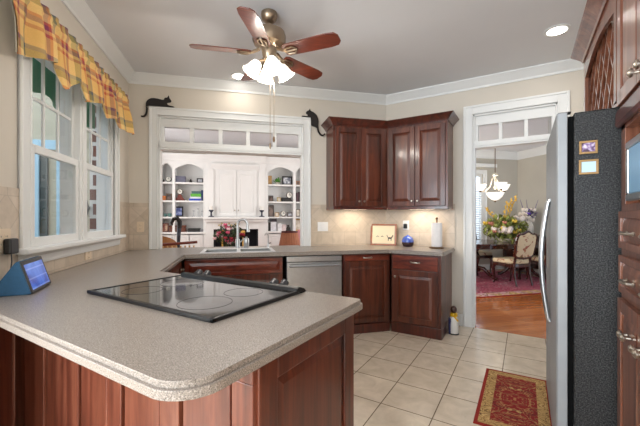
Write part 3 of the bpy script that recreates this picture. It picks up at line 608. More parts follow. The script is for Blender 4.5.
# ------------------------------------------------------------------ fridge and right-hand cabinets
FX0, FX1, FY0, FY1, FH = .136, .94, 2.022, 2.935, 1.785
t = thing('refrigerator', 'tall stainless side-by-side refrigerator with black textured side panel', 'refrigerator', (FX0, FY0, 0), 0)
obj('cabinet_body', MB().box(.068, FX1-FX0, 0, FY1-FY0, .02, FH-.005), M['fridge_side'], t, bevel=.008)
obj('gasket', MB().box(.044, .068, .012, FY1-FY0-.012, .06, FH-.02), plain('black_gasket_rubber', (8, 8, 8), .8, spec=.1), t)
for a, c in ((0, .50), (.506, FY1-FY0)):
    d = obj('door', MB().prism([(.044, a), (.044, c), (.006, c), (0, c-.01), (0, a+.01), (.006, a)], .07, FH, 'z'), M['steel_light'], t, bevel=.003)
    hy = c-.05 if a == 0 else a+.05; sg = 1
    pts = [(-.001, hy, .64)]+[(-.012-.034*math.sin(PI*k/12), hy, .66+.70*k/12) for k in range(13)]+[(-.001, hy, 1.38)]
    obj('handle', MB().tube(pts, .013, 10), M['steel'], d, smooth=True)
obj('hinge_cover', MB().box(.006, .06, .01, .05, FH-.002, FH+.005), M['black'], t, bevel=.004)
obj('toe_grille', MB().box(.02, .06, .01, FY1-FY0-.01, .01, .06), M['black'], t)
# tall oven cabinet: local x = along -world y seen from the room (faces -x)
CX = .365
t = thing('oven_cabinet', 'tall glossy brown cabinet with microwave niche and drawers beside refrigerator', 'cabinet', (CX, 1.995, 0), -PI/2)
TW = .80   # local x 0..TW runs towards the camera, local -y = into room
mb = MB().box(0, TW, .008, .58, .0, 1.33).box(0, .065, .008, .58, 1.33, 1.70).box(TW-.065, TW, .008, .58, 1.33, 1.70).box(.065, TW-.065, .34, .58, 1.33, 1.70).box(0, TW, .008, .58, 1.66, 2.35)
obj('carcass', mb, M['oak_right'], t, bevel=.002)
for z0, z1 in ((1.14, 1.30), (.95, 1.11)):
    d = obj('drawer', panel_door(.05, TW-.05, z0, z1, .008, fr=.03), M['oak_right'], t, bevel=.003); pull(d, .26, -.012, (z0+z1)/2-.01, .09); pull(d, .54, -.012, (z0+z1)/2-.01, .09)
for a, c, kx in ((.03, TW/2-.002, .27), (TW/2+.002, TW-.03, TW/2+.05)):
    d = obj('door', panel_door(a, c, .12, .92, .008), M['oak_right'], t, bevel=.003); knob(d, kx-.07, -.012, .80, .015); knob(d, kx-.02, -.012, .80, .015)
for a, c, kx in ((.022, TW/2-.003, TW/2-.04), (TW/2+.003, TW-.022, TW/2+.04)):
    d = obj('upper_door', panel_door(a, c, 1.765, 2.32, .008, fr=.062), M['oak_right'], t, bevel=.003); knob(d, kx, -.012, 1.80, .016)
obj('belt_moulding', MB().prism([(.008, 1.675), (-.006, 1.675), (-.014, 1.69), (-.012, 1.74), (-.006, 1.755), (.008, 1.755)], -.004, TW+.004, 'x'), M['cherry_dark'], t, bevel=.003)
obj('crown', MB().sweep([(0, .006), (TW, .006)], [(-o_, 2.425+z) for o_, z in CROWN]), M['oak_right'], t)
t = thing('microwave', 'built-in stainless microwave with blue reflection painted into its door', 'microwave', (CX, 1.995-.40, 1.345), -PI/2)
obj('case', MB().box(-.215, .215, .01, .32, 0, .225), M['black'], t)
obj('trim_frame', MB().box(-.222, .222, -.014, .01, -.006, .022).box(-.222, .222, -.014, .01, .203, .232).box(-.222, -.19, -.014, .01, .022, .203).box(.19, .222, -.014, .01, .022, .203), M['steel'], t, bevel=.006)
obj('door', MB().box(-.19, .10, -.011, .01, .022, .203), M['steel_blue_refl'], t, bevel=.006)
obj('control_panel', MB().box(.105, .19, -.009, .01, .022, .203), M['black'], t, bevel=.004)
# cabinet over the fridge with wine lattice
t = thing('wine_rack_cabinet', 'brown cabinet above refrigerator with arched diamond wine lattice', 'cabinet', (CX, FY1+.02, 1.80), -PI/2)
TW = FY1+.02-1.995; H = .62
mb = MB(); mb.box(0, .03, .008, .58, 0, H-.07).box(TW-.03, TW, .008, .58, 0, H-.07).box(0, TW, .40, .58, 0, H-.07).box(0, TW, .02, .58, H-.075, H-.05).box(0, TW, .008, .58, 0, .018)
obj('carcass', mb, M['oak_right'], t)
a0, a1 = .05, TW-.05; mb = MB()
arch = [(0, 0), (a0, 0)]+[(a0+(a1-a0)*k/20, .425+.055*math.sin(PI*k/20)) for k in range(21)]+[(a1, 0), (TW, 0), (TW, H-.05), (0, H-.05)]
top_ = [(a0+(a1-a0)*k/20, .425+.055*math.sin(PI*k/20)) for k in range(21)]
mb.prism([(0, 0), (a0, 0), (a0, H-.05), (0, H-.05)], -.01, .008, 'y').prism([(a1, 0), (TW, 0), (TW, H-.05), (a1, H-.05)], -.01, .008, 'y')
for i in range(20):
    (xa, za), (xb, zb) = top_[i], top_[i+1]; mb.prism([(xa, za), (xb, zb), (xb, H-.05), (xa, H-.05)], -.01, .008, 'y')
obj('arched_frame', mb, M['oak_right'], t)
mb = MB(); sp = .15
for k in range(-8, 18):
    for sgn in (1, -1):
        x_ = k*sp; seg = []
        # slat x = x_ + sgn*z*.75, clipped to the opening
        z_ = 0
        for (za, zb) in ((0.018, H-.08),):
            xa, xb = x_+sgn*za*.72, x_+sgn*zb*.72
            def clip(x0, z0, x1, z1):
                for lim, s_ in ((.031, 1), (TW-.031, -1)):
                    f0, f1 = s_*(x0-lim), s_*(x1-lim)
                    if f0 < 0 and f1 < 0: return None
                    if f0 < 0: r_ = f0/(f0-f1); x0, z0 = x0+(x1-x0)*r_, z0+(z1-z0)*r_
                    elif f1 < 0: r_ = f1/(f1-f0); x1, z1 = x1+(x0-x1)*r_, z1+(z0-z1)*r_
                return x0, z0, x1, z1
            q = clip(xa, za, xb, zb)
            if q and abs(q[0]-q[2]) > .02:
                x0, z0, x1, z1 = q; c_ = ((x0+x1)/2, .055 if sgn > 0 else .059, (z0+z1)/2); dv = Vector((x1-x0, 0, z1-z0)); mb.obox(c_, dv, (0, 1, 0), dv.cross(Vector((0, 1, 0))), dv.length/2, .042, .007)
obj('lattice', mb, M['oak_right'], t)
obj('crown', MB().sweep([(0, .58), (0, -.010), (TW, -.010)], [(-o_, 2.425-1.80+z) for o_, z in CROWN]), M['oak_right'], t)
# fridge magnets (on the black side, y = FY0)
def art(name, stops, scale):
    m, nt, b = newmat(name); v = coords(nt, rnd=True); n = noise(nt, v, scale, 2, .5); r = ramp(nt, [(p, s2l(c)) for p, c in stops], 'LINEAR'); L(nt, n.outputs['Fac'], r.inputs[0]); L(nt, r.outputs[0], b.inputs['Base Color']); b.inputs['Roughness'].default_value = .4; return m
for x, z, w_, h_, tilt, lab, am in ((.259, 1.605, .070, .062, .0, 'small gold-framed family photo magnet, upper of two on refrigerator side', art('photo_print', [(.35, (70, 40, 60)), (.5, (150, 120, 170)), (.62, (226, 214, 220))], 60)),
                                    (.260, 1.512, .074, .070, .0, 'small gold-framed pale blue note magnet, lower of two on refrigerator side', plain('pale_blue_card', (196, 222, 236), .5))):
    t = thing('picture_magnet', lab, 'magnet', (x, FY0-.001, z), 0, 'framed magnets on the refrigerator')
    a, c, f_ = w_/2, h_/2, .010
    obj('frame', MB().box(-a, a, -.008, 0, -c, -c+f_).box(-a, a, -.008, 0, c-f_, c).box(-a, -a+f_, -.008, 0, -c+f_, c-f_).box(a-f_, a, -.008, 0, -c+f_, c-f_), plain('tan_gilt', (168, 130, 78), .4, .2, .1), t, bevel=.002)
    obj('picture', MB().box(-a+f_, a-f_, -.004, 0, -c+f_, c-f_), am, t)
# ------------------------------------------------------------------ kitchen rug
RM = rugmat('kitchen_rug_pile', .215, .435, .085, (176, 150, 100), (190, 152, 96), (134, 26, 24), 10)
o = obj('kitchen_rug', MB().box(-.215, .215, -.435, .435, 0, .009), RM, loc=(-.056, 2.70, 0), bevel=.003); tag(o, 'small red and gold oriental rug on the tile before refrigerator', 'rug')
# ------------------------------------------------------------------ outlets and switches
def outlet(loc, rz, w_, h_, label, m, kind='outlet', gang=1):
    t = thing(kind, label, 'outlet' if kind == 'outlet' else 'light switch', loc, rz)
    obj('cover_plate', MB().box(-w_/2, w_/2, -.006, 0, -h_/2, h_/2), m, t, bevel=.003)
    for g in range(gang):
        x = (g-(gang-1)/2)*.046
        if kind == 'outlet':
            for dz in (-.02, .02):
                s = obj('socket', MB().box(x-.015, x+.015, -.0085, -.006, dz-.013, dz+.013), m, t, bevel=.002)
                obj('slot', MB().box(x-.007, x-.005, -.009, -.0084, dz-.004, dz+.005).box(x+.005, x+.007, -.009, -.0084, dz-.004, dz+.005), M['black'], s)
        else: obj('rocker', MB().box(x-.016, x+.016, -.010, -.006, -.032, .032), m, t, bevel=.002)
    return t
outlet(A(-1.048, V0-.010, 1.165), R45, .075, .115, 'almond wall outlet on backsplash between window and pass-through', M['plate'])
outlet(A(U0+.010, 3.03, .972), R45+PI/2, .115, .07, 'almond wall outlet low under the window sill', M['plate'])
outlet(A(U0+.010, 2.03, 1.155), R45+PI/2, .12, .12, 'almond double outlet at the window side holding the black adapter', M['plate'], gang=2)
outlet(A(1.03, V0-.010, 1.155), R45, .135, .115, 'white triple switch on the backsplash right of the pass-through', M['plate_white'], 'light_switch', 3)
outlet((-1.285, Y0-.010, 1.17), 0, .08, .12, 'white outlet above the blue diffuser', M['plate_white'])
t = thing('power_adapter', 'black square power adapter plugged in beside the window', 'adapter', A(U0+.019, 2.055, 1.125), R45+PI/2)
obj('body', MB().box(-.035, .035, -.035, 0, -.04, .04), M['black'], t, bevel=.008)
obj('cable', MB().tube([(0, -.018, -.04), (.0, -.02, -.08), (-.02, -.025, -.13), (-.08, -.04, -.185), (-.16, -.06, -.203)], .003, 6), M['black'], t)
o = obj('plug', MB().box(-.022, .022, -.04, 0, -.03, .03), M['black'], loc=(-1.285, Y0-.019, 1.16), bevel=.008); tag(o, 'black plug in the outlet above the diffuser', 'plug')
# ------------------------------------------------------------------ smart display
scr_dir = Vector((-.82, .57, 0)).normalized(); nrm = Vector((.57, .82, 0)).normalized()
t = thing('smart_display', 'blue wedge-shaped smart display with lit screen beside the window', 'smart display', (-2.065, .715, .914), math.atan2(nrm.x, -nrm.y))
obj('body', MB().prism([(0, .004), (.045, .155), (.060, .155), (.155, .012), (.155, .0), (.012, 0)], -.135, .135, 'x'), plain('slate_blue_fabric', (44, 84, 116), .9, var=.1, vscale=80), t, bevel=.006)
tilt = math.atan2(.045, .151)
mbb = MB().obox((0, .0225, .0795), (1, 0, 0), (0, math.sin(tilt), math.cos(tilt)), (0, -math.cos(tilt), math.sin(tilt)), .134, .078, .004)
bz = obj('bezel', mbb, M['black'], t, bevel=.003)
def screen():
    m, nt, b = newmat('lit_screen'); v = coords(nt); n = noise(nt, v, 7, 3, .5, .5)
    r = ramp(nt, [(.3, s2l((24, 52, 150))), (.5, s2l((58, 112, 214))), (.66, s2l((110, 160, 236))), (.75, s2l((190, 214, 250)))]); L(nt, n.outputs['Fac'], r.inputs[0])
    wv = N(nt, 'ShaderNodeTexWave'); wv.inputs['Scale'].default_value = 7; wv.bands_direction = 'Z'; L(nt, v, wv.inputs['Vector']); r2 = ramp(nt, [(.93, (0, 0, 0)), (.97, (.16, .16, .16))]); L(nt, wv.outputs['Fac'], r2.inputs[0])
    c = mixc(nt, 1.0, r.outputs[0], r2.outputs[0], 'ADD'); b.inputs['Base Color'].default_value = (0, 0, 0, 1); L(nt, c, b.inputs['Emission Color']); b.inputs['Emission Strength'].default_value = .8; b.inputs['Roughness'].default_value = .1; return m
obj('screen', MB().obox((0, .0185, .0775), (1, 0, 0), (0, math.sin(tilt), math.cos(tilt)), (0, -math.cos(tilt), math.sin(tilt)), .118, .062, .0012), screen(), t)
# ------------------------------------------------------------------ things on the right-hand worktop
t = thing('framed_drawing', 'wood-framed cream drawing leaning on backsplash in the corner', 'picture', (-1.535, 4.07, .914), math.radians(10))
fw_, fh_, k = .165, .275, .022
def lean(mb, a=.16):
    s, c = math.sin(a), math.cos(a)
    mb.v = [(x, y*c+z*s, z*c-y*s) for x, y, z in mb.v]; return mb
obj('frame', lean(MB().box(-fw_, fw_, -.008, .010, 0, k).box(-fw_, fw_, -.008, .010, fh_-k, fh_).box(-fw_, -fw_+k, -.008, .010, k, fh_-k).box(fw_-k, fw_, -.008, .010, k, fh_-k)), M['oakframe'], t, bevel=.003)
obj('print', lean(MB().box(-fw_+k, fw_-k, 0, .006, k, fh_-k)), M['cream'], t)
for x in (-.075, -.015): obj('drawn_mark', lean(MB().obox((x-.006, -.001, .115), (1, 0, .8), (0, 1, 0), (-.8, 0, 1), .012, .001, .003).obox((x+.008, -.001, .115), (1, 0, -.8), (0, 1, 0), (.8, 0, 1), .012, .001, .003)), M['black_metal'], t)
mk = MB(); mk.box(.06, .105, -.002, 0, .085, .105).box(.06, .068, -.002, 0, .06, .09).box(.095, .103, -.002, 0, .06, .09).obox((.112, -.001, .115), (.6, 0, 1), (0, 1, 0), (1, 0, -.6), .018, .001, .006).obox((.052, -.001, .115), (-.5, 0, 1), (0, 1, 0), (1, 0, .5), .02, .001, .003)
obj('drawing', lean(mk), M['black_metal'], t)
obj('easel_foot', MB().box(-.01, .01, .02, .09, 0, .008).box(-.01, .01, .03, .045, 0, .12), M['oakframe'], t)
t = thing('diffuser', 'round blue glass diffuser with dark base on worktop below outlet', 'diffuser', (-1.215, 4.06, .914), 0)
obj('base', MB().lathe([(.036, 0), (.054, .004), (.068, .03), (.073, .05), (.071, .056)], 22), plain('dark_wood_base', (52, 30, 34), .3), t, smooth=True)
obj('dome', MB().lathe([(.071, .056), (.072, .075), (.063, .10), (.042, .122), (.014, .134), (.012, .142), (.001, .143)], 22), plain('blue_glass_dome', (84, 110, 198), .12, var=.25, vscale=20, coat=.6), t, smooth=True)
t = thing('paper_towel_holder', 'white paper towel roll on upright holder by the doorway', 'paper towel holder', (-.865, 4.02, .914), 0)
obj('base', MB().lathe([(.082, 0), (.084, .006), (.078, .014), (.02, .018)], 24), M['bronze'], t, smooth=True)
obj('roll', MB().lathe([(.02, .02), (.058, .02), (.060, .03), (.060, .285), (.058, .295), (.02, .295)], 28), M['paper'], t, smooth=True)
obj('rod', MB().lathe([(.009, .016), (.009, .33), (.013, .336), (.012, .352), (.003, .36)], 12), M['bronze'], t, smooth=True)
# ------------------------------------------------------------------ cat silhouettes on the pass-through casing
def cutout(name, pts, u, v, label, th=.010):
    o = obj(name, MB().prism(pts, -th/2, th/2, 'y'), M['black_metal'], loc=A(u, v, 0), rz=R45); tag(o, label, 'cat ornament', 'cat cutouts on the pass-through trim'); return o
def smooth_poly(pts, n=4):
    out = []
    for i in range(len(pts)):
        p0, p1, p2, p3 = [Vector(pts[(i+k-1) % len(pts)]) for k in range(4)]
        for k in range(n):
            t_ = k/n; out.append(tuple(.5*((2*p1)+(p2-p0)*t_+(2*p0-5*p1+4*p2-p3)*t_*t_+(3*p1-p0-3*p2+p3)*t_**3)))
    return out
zc = PZ+.09
cat1 = [(.0, 0), (.245, 0), (.245, .012), (.20, .022), (.190, .045), (.225, .055), (.232, .075), (.215, .10), (.205, .13), (.19, .105), (.165, .10), (.15, .075), (.09, .085), (.03, .085), (-.01, .06), (-.028, .02), (-.028, -.06), (-.045, -.11), (-.075, -.115), (-.075, -.128), (-.04, -.128), (-.015, -.09), (-.008, -.03)]
cutout('cat_cutout', smooth_poly([(x, zc+z) for x, z in cat1], 3), PU0-.09, V0-.035, 'dark brown crouching cat cutout on left corner of pass-through trim')
cat2 = [(-.11, 0), (-.03, 0), (-.005, -.005), (.0, -.06), (.008, -.10), (.035, -.112), (.068, -.125), (.085, -.175), (.115, -.215), (.15, -.225), (.180, -.20), (.170, -.188), (.15, -.205), (.125, -.198), (.102, -.16), (.092, -.10), (.095, -.04), (.072, .03), (.03, .065), (-.005, .08), (-.015, .105), (-.028, .085), (-.055, .07), (-.065, .045), (-.045, .03), (-.05, .012), (-.11, .012)]
cutout('cat_cutout', smooth_poly([(x, zc+z) for x, z in cat2], 3), PU1+.09, V0-.035, 'dark brown climbing cat cutout on right corner of pass-through trim')
# ------------------------------------------------------------------ floor figurine
t = thing('figurine', 'small white and blue figurine with yellow scarf standing by doorway', 'figurine', (-.660, 3.90, 0), math.radians(20))
obj('body', MB().lathe([(.045, 0), (.050, .01), (.050, .10), (.044, .16), (.030, .19), (.02, .20)], 16), plain('white_glaze', (232, 228, 224), .3), t, smooth=True)
obj('back_coat', MB().box(-.052, -.030, -.035, .035, .0, .17), plain('navy_glaze', (38, 50, 104), .3), t, bevel=.012)
obj('scarf', MB().lathe([(.024, .185), (.036, .19), (.040, .205), (.034, .225), (.02, .23)], 16).obox((.02, -.03, .17), (1, 0, -1.2), (0, 1, 0), (1.2, 0, 1), .03, .012, .008), plain('yellow_glaze', (226, 178, 30), .35), t, smooth=True)
obj('head', MB().ball((0, 0, .262), .034, .034, .042), plain('brown_glaze', (70, 44, 34), .4), t, smooth=True)
obj('base', MB().lathe([(.056, 0), (.056, .008), (.05, .012)], 18), M['black'], t)
# ------------------------------------------------------------------ ceiling fan
hub = Vector((-1.685, 2.015)); 
t = thing('ceiling_fan', 'five-blade ceiling fan with reddish blades and four lit bell shades', 'ceiling fan', (hub.x, hub.y, CEIL), YAW)
obj('canopy', MB().lathe([(.062, 0), (.064, -.02), (.055, -.055), (.030, -.075), (.014, -.08)], 24), M['fan_metal'], t, smooth=True)
obj('downrod', MB().lathe([(.012, -.07), (.012, -.14)], 12), M['fan_metal'], t, smooth=True)
obj('motor_housing', MB().lathe([(.02, -.125), (.07, -.130), (.120, -.150), (.128, -.175), (.128, -.215), (.115, -.245), (.07, -.262), (.055, -.27)], 32), M['fan_metal'], t, smooth=True)
obj('switch_housing', MB().lathe([(.055, -.262), (.058, -.28), (.052, -.33), (.040, -.355), (.045, -.365), (.030, -.385), (.012, -.40)], 24), M['fan_metal'], t, smooth=True)
BZ = -.315
for k in range(5):
    a = math.radians(-24+72*k); ca, sa = math.cos(a), math.sin(a); pitch = -math.radians(13)
    def bl_pt(r, s, z): return (ca*r - sa*s*math.cos(pitch), sa*r + ca*s*math.cos(pitch), BZ + z + s*math.sin(pitch))
    out = [(.135, -.045), (.16, -.060), (.50, -.068), (.555, -.060), (.580, -.030), (.580, .030), (.555, .060), (.50, .068), (.16, .060), (.135, .045)]
    n = len(out); vs_ = [bl_pt(r, s, -.004) for r, s in out]+[bl_pt(r, s, .004) for r, s in out]
    b_ = obj('blade', MB().add(vs_, [tuple(range(n))[::-1], tuple(range(n, 2*n))]+[(i, (i+1) % n, n+(i+1) % n, n+i) for i in range(n)]), M['blade'], t, bevel=.002)
    mb = MB().tube([bl_pt(.075, 0, .03), bl_pt(.12, 0, .006), bl_pt(.17, 0, -.012)], [.014, .012, .010], 8)
    for s in (-1, 1): mb.tube([bl_pt(.13, 0, 0), bl_pt(.165, s*.03, -.010), bl_pt(.215, s*.032, -.010), bl_pt(.235, s*.012, -.010)], [.008, .008, .008, .006], 8)
    mb.tube([bl_pt(.16, 0, -.010), bl_pt(.245, 0, -.010)], .009, 8)
    obj('blade_iron', mb, M['fan_metal'], b_, smooth=True)
M['milk'] = emis('lit_frosted_glass', (1, .92, .79), 2.2)
for k in range(4):
    a = math.radians(20+90*k); d = Vector((math.cos(a), math.sin(a), 0)); ax_ = (d*.62+Vector((0, 0, -1))).normalized()
    p0 = Vector((0, 0, -.37))+d*.03
    arm = obj('lamp_arm', MB().tube([p0, p0+d*.035+Vector((0, 0, -.004)), p0+d*.055+Vector((0, 0, -.022))], .010, 8), M['fan_metal'], t, smooth=True)
    q = p0+d*.055+Vector((0, 0, -.02))
    obj('lamp_shade', MB().lathe([(.022, 0), (.036, .010), (.046, .04), (.054, .075), (.064, .095), (.070, .105), (.066, .105), (.052, .075), (.03, .03)], 22, q, cap=False, axis=ax_), M['milk'], arm, smooth=True)
    point('fan_bulb', q+ax_*.125, 6.5, (1, .95, .87), .03, t)
for x, y, l_, lab in ((.012, -.03, .62, 0), (.035, .015, .56, 1)):
    c_ = obj('pull_chain', MB().tube([(x, y, -.385), (x, y, -.385-l_)], .0022, 6), M['fan_metal'], t)
    obj('fob', MB().lathe([(.002, 0), (.008, -.012), (.009, -.035), (.004, -.05)], 10, (x, y, -.385-l_)), M['bronze'] if lab else M['fan_metal'], c_, smooth=True)
# ------------------------------------------------------------------ recessed downlights
M['down'] = emis('downlight_lens', (1, .95, .88), 14)
def downlight(x, y, label, power=5):
    t = thing('recessed_light', label, 'ceiling light', (x, y, CEIL), 0, 'recessed ceiling lights')
    obj('trim_ring', MB().lathe([(.095, 0), (.095, -.006), (.072, -.010), (.072, 0)], 28), M['white'], t, smooth=True)
    obj('lens', MB().lathe([(.071, -.004), (.071, -.0075)], 28), M['down'], t)
    l = bpy.data.lights.new('downlight', 'AREA'); l.shape = 'DISK'; l.size = .14; l.energy = power; l.color = (1, .93, .84)
    o = bpy.data.objects.new('downlight', l); C.objects.link(o); o.parent = t; o.location = (0, 0, -.014)
downlight(.235, 3.455, 'lit recessed light in the ceiling near the doorway')
downlight(-2.72, 2.735, 'lit recessed light past the fan blade tip, close to the pass-through wall', 1.2)

# ------------------------------------------------------------------ valance over the window
t = thing('valance', 'gold and red plaid ruffled swag valance across the window top', 'valance', A(U0, 0), R45+PI/2)
BOT = [(1.89, 2.055), (2.10, 2.125), (2.34, 2.20), (2.37, 2.055), (2.45, 2.09), (2.58, 2.20), (2.61, 2.065), (2.90, 2.145), (3.07, 2.205), (3.10, 2.085), (3.37, 2.17), (3.40, 2.085), (3.56, 2.075), (3.70, 2.085)]
def lin(tb, x):
    for (x0, y0), (x1, y1) in zip(tb, tb[1:]):
        if x <= x1: return y0+(y1-y0)*max(0, (x-x0))/(x1-x0)
    return tb[-1][1]
def cloth(off, zoff, v0, v1, thick):
    n, m = 230, 22; vs_, uv = [], []
    for i in range(n+1):
        v = v0+(v1-v0)*i/n; zb = lin(BOT, v)+zoff
        for j in range(m+1):
            q = j/m; z = 2.475+(zb-2.475)*q
            g = min(1, q*1.6)
            gather = .010*math.sin(v*62+.8*math.sin(v*9))*(1-.75*q)+(.008 if .10 < q < .22 else 0)
            fold = .030*math.sin(v*2*PI/.34-1.94)*g+.014*math.sin(v*2*PI/.13-1.81)*g
            # tails stand furthest off the wall where the hem is lowest
            low = max(0, (2.17-zb)/.12)*.05*q*(v > 2.34)
            d = .105+.012*q+gather+fold*.9+low-off
            
            vs_.append((v, -d, z)); uv.append((v, z))
    fs = [(i*(m+1)+j, (i+1)*(m+1)+j, (i+1)*(m+1)+j+1, i*(m+1)+j+1) for i in range(n) for j in range(m)]
    return vs_, fs, uv
vs_, fs, uv = cloth(0, 0, 1.89, 3.66, 0)
o = obj('fabric', MB().add(vs_, fs), M['plaid'], t, smooth=True); lay = o.data.uv_layers.new(name='uv')
for lp in o.data.loops: lay.data[lp.index].uv = uv[lp.vertex_index]
vs_, fs, uv = cloth(.006, .006, 1.895, 3.655, 0)
obj('lining', MB().add(vs_, fs), plain('cream_lining', (222, 214, 198), .95), t, smooth=True)
obj('rod', MB().tube([(2.0, -.05, 2.43), (3.62, -.05, 2.43)], .010, 8).box(2.0, 2.02, -.05, 0, 2.42, 2.44).box(3.62, 3.64, -.05, 0, 2.42, 2.44), M['white'], t)
# ------------------------------------------------------------------ living room: built-ins
def up(px, v):
    """u of a line of sight at depth v (A frame); used once to lay out the far shelves"""
    q = (px-320)/336.; s, c = math.sin(math.radians(13.7)), math.cos(math.radians(13.7)); return v*(s+c*q)/(c-s*q)
BV = 7.60; SH = [.955, 1.28, 1.626, 2.015]
def bookcase(label, u0, u1, stiles, loc_u):
    """stiles: (x0, x1) solid uprights; bays lie between them"""
    t = thing('bookcase', label, 'bookcase', A(loc_u, BV), R45, 'built-in bookcases')
    X = lambda u: u-loc_u
    mb = MB().box(X(u0), X(u1), .36, .385, 0, 2.60)
    for a, c in stiles: mb.box(X(a), X(c), 0, .36, 0, 2.60)
    mb.box(X(u0), X(u1), .012, .36, 2.44, 2.60)
    obj('carcass', mb, M['white_cab'], t, bevel=.003)
    for (a, b_), (c, d) in zip(stiles, stiles[1:]):
        for z in SH[1:]: obj('shelf', MB().box(X(b_), X(c), .015, .36, z-.035, z), M['white_cab'], t, bevel=.003)
        n = 12; x0, x1 = X(b_), X(c); ar = [(x0+(x1-x0)*k/n, 2.29+.11*math.sin(PI*k/n)) for k in range(n+1)]
        mb = MB()
        for (xa, za), (xb, zb) in zip(ar, ar[1:]): mb.prism([(xa, za), (xb, zb), (xb, 2.46), (xa, 2.46)], 0, .02, 'y')
        obj('arch', mb, M['white_cab'], t)
        w_ = c-b_; k = 2 if w_ > .4 else 1
        for i in range(k): obj('door', panel_door(x0+.008+w_/k*i, x0+w_/k*(i+1)-.008, .12, SH[0]-.06, .012), M['white_cab'], t, bevel=.002)
    obj('counter', MB().box(X(u0), X(u1), -.035, .36, SH[0]-.04, SH[0]), M['white_cab'], t, bevel=.004)
    obj('crown', MB().sweep([(X(u0), 0), (X(u1), 0)], [(0, 2.46), (-.015, 2.46), (-.03, 2.50), (-.075, 2.57), (-.09, 2.59), (-.09, 2.61), (0, 2.61)]), M['white_cab'], t)
bookcase('white built-in bookcase left of the fireplace with arched bays', -1.72, -.66, [(-1.72, -1.575), (-1.345, -1.295), (-.725, -.66)], -1.2)
bookcase('white built-in bookcase right of the fireplace with arched bays', .60, 1.66, [(.60, .655), (1.225, 1.285), (1.505, 1.66)], 1.13)
t = thing('fireplace', 'white fireplace with mantel and panelled cupboard doors above dark firebox', 'fireplace', A(-.03, 7.52), R45)
mb = MB().box(-.63, -.48, 0, .46, 0, 1.22).box(.46, .625, 0, .46, 0, 1.22).box(-.48, .46, 0, .46, 1.01, 1.22).box(-.63, .625, .03, .46, 1.275, 2.61)
obj('surround', mb, M['white_cab'], t, bevel=.004)
obj('mantel', MB().box(-.68, .675, -.14, .2, 1.225, 1.275).box(-.65, .645, -.09, .1, 1.17, 1.225), M['white_cab'], t, bevel=.01)
obj('firebox', MB().box(-.48, .46, .40, .44, .1, 1.01).box(-.48, -.46, .03, .40, .1, 1.01).box(.44, .46, .03, .40, .1, 1.01).box(-.46, .44, .03, .40, .99, 1.01), plain('dark_firebox', (30, 34, 46), .8), t)
obj('pediment', MB().sweep([(-.52, .03), (.50, .03)], [(0, 2.30), (-.012, 2.30), (-.03, 2.34), (-.07, 2.40), (-.07, 2.42), (0, 2.42)]), M['white_cab'], t)
obj('upper_crown', MB().sweep([(-.63, .03), (.625, .03)], [(0, 2.46), (-.015, 2.46), (-.03, 2.50), (-.075, 2.57), (-.09, 2.59), (-.09, 2.61), (0, 2.61)]), M['white_cab'], t)
obj('pilaster', MB().box(-.60, -.48, .005, .03, 1.28, 2.30), M['white_cab'], t, bevel=.004); obj('pilaster', MB().box(.47, .59, .005, .03, 1.28, 2.30), M['white_cab'], t, bevel=.004)
for a, c, k in ((-.42, -.006, -.04), (.006, .42, .04)):
    d = obj('cupboard_door', panel_door(a, c, 1.30, 2.26, .03, fr=.06), M['white_cab'], t, bevel=.003); knob(d, k, .008, 1.42, .014)
mb = MB()
for k in range(9): mb.ball((-.36+.05*k, -.012, 1.10+.035*math.sin(k*1.9)), .026, .012, .022, 8, 6)
obj('ornament', mb, plain('pale_gold_carving', (206, 190, 150), .5, var=.25, vscale=30), t, smooth=True)
for px, lab in ((222.5, 'brass andiron at the left side of the firebox'), (243, 'brass andiron at the right side of the firebox')):
    t = thing('andiron', lab, 'andiron', A(up(px, 7.42), 7.42), R45, 'brass andirons')
    obj('post', MB().lathe([(.05, 0), (.05, .02), (.018, .05), (.018, .55), (.03, .6), (.018, .66), (.018, .9)], 12), M['brass'], t, smooth=True); obj('finial', MB().ball((0, 0, .945), .055, n=14, m=10), M['brass'], t, smooth=True)
t = None
cwx = plain('candle_wax', (242, 240, 236), .6); cst = plain('dark_pewter', (36, 38, 60), .45)
for px, lab in ((211.2, 'white candle on dark holder, left end of the mantel'), (261.8, 'white candle on dark holder, right end of the mantel')):
    t = thing('candlestick', lab, 'candlestick', A(up(px, 7.46), 7.46, 1.275), R45, 'mantel candlesticks')
    obj('holder', MB().lathe([(.06, 0), (.06, .012), (.018, .03), (.016, .10), (.05, .135), (.05, .15)], 14), cst, t, smooth=True); obj('candle', MB().lathe([(.036, .15), (.036, .235), (.01, .24)], 14), cwx, t, smooth=True)
# things on the shelves; heights and widths in metres
SV = 7.74
def sh_loc(px, k): return A(up(px, SV), SV, SH[k])
def photo(px, k, w_, h_, fcol, stops, label, lean_=.12, rz=0.0, grp='picture frames on the built-in shelves'):
    t = thing('photo_frame', label, 'picture frame', sh_loc(px, k), R45+rz, grp); a = w_/2; f_ = min(.03, w_*.16); fm = plain('frame_finish', fcol, .4, var=.1)
    q = lambda mb: lean(mb, lean_)
    obj('frame', q(MB().box(-a, a, -.012, .008, 0, f_).box(-a, a, -.012, .008, h_-f_, h_).box(-a, -a+f_, -.012, .008, f_, h_-f_).box(a-f_, a, -.012, .008, f_, h_-f_)), fm, t, bevel=.002)
    obj('picture', q(MB().box(-a+f_, a-f_, -.004, .006, f_, h_-f_)), art('picture_print', stops, 14), t); return t
GRY = [(.35, (120, 124, 140)), (.5, (190, 194, 204)), (.65, (232, 232, 236))]; BLU = [(.35, (60, 80, 150)), (.5, (130, 146, 206)), (.65, (206, 212, 236))]; CRM = [(.35, (206, 190, 170)), (.6, (240, 232, 220))]; DRK = [(.35, (60, 46, 44)), (.6, (120, 96, 86))]
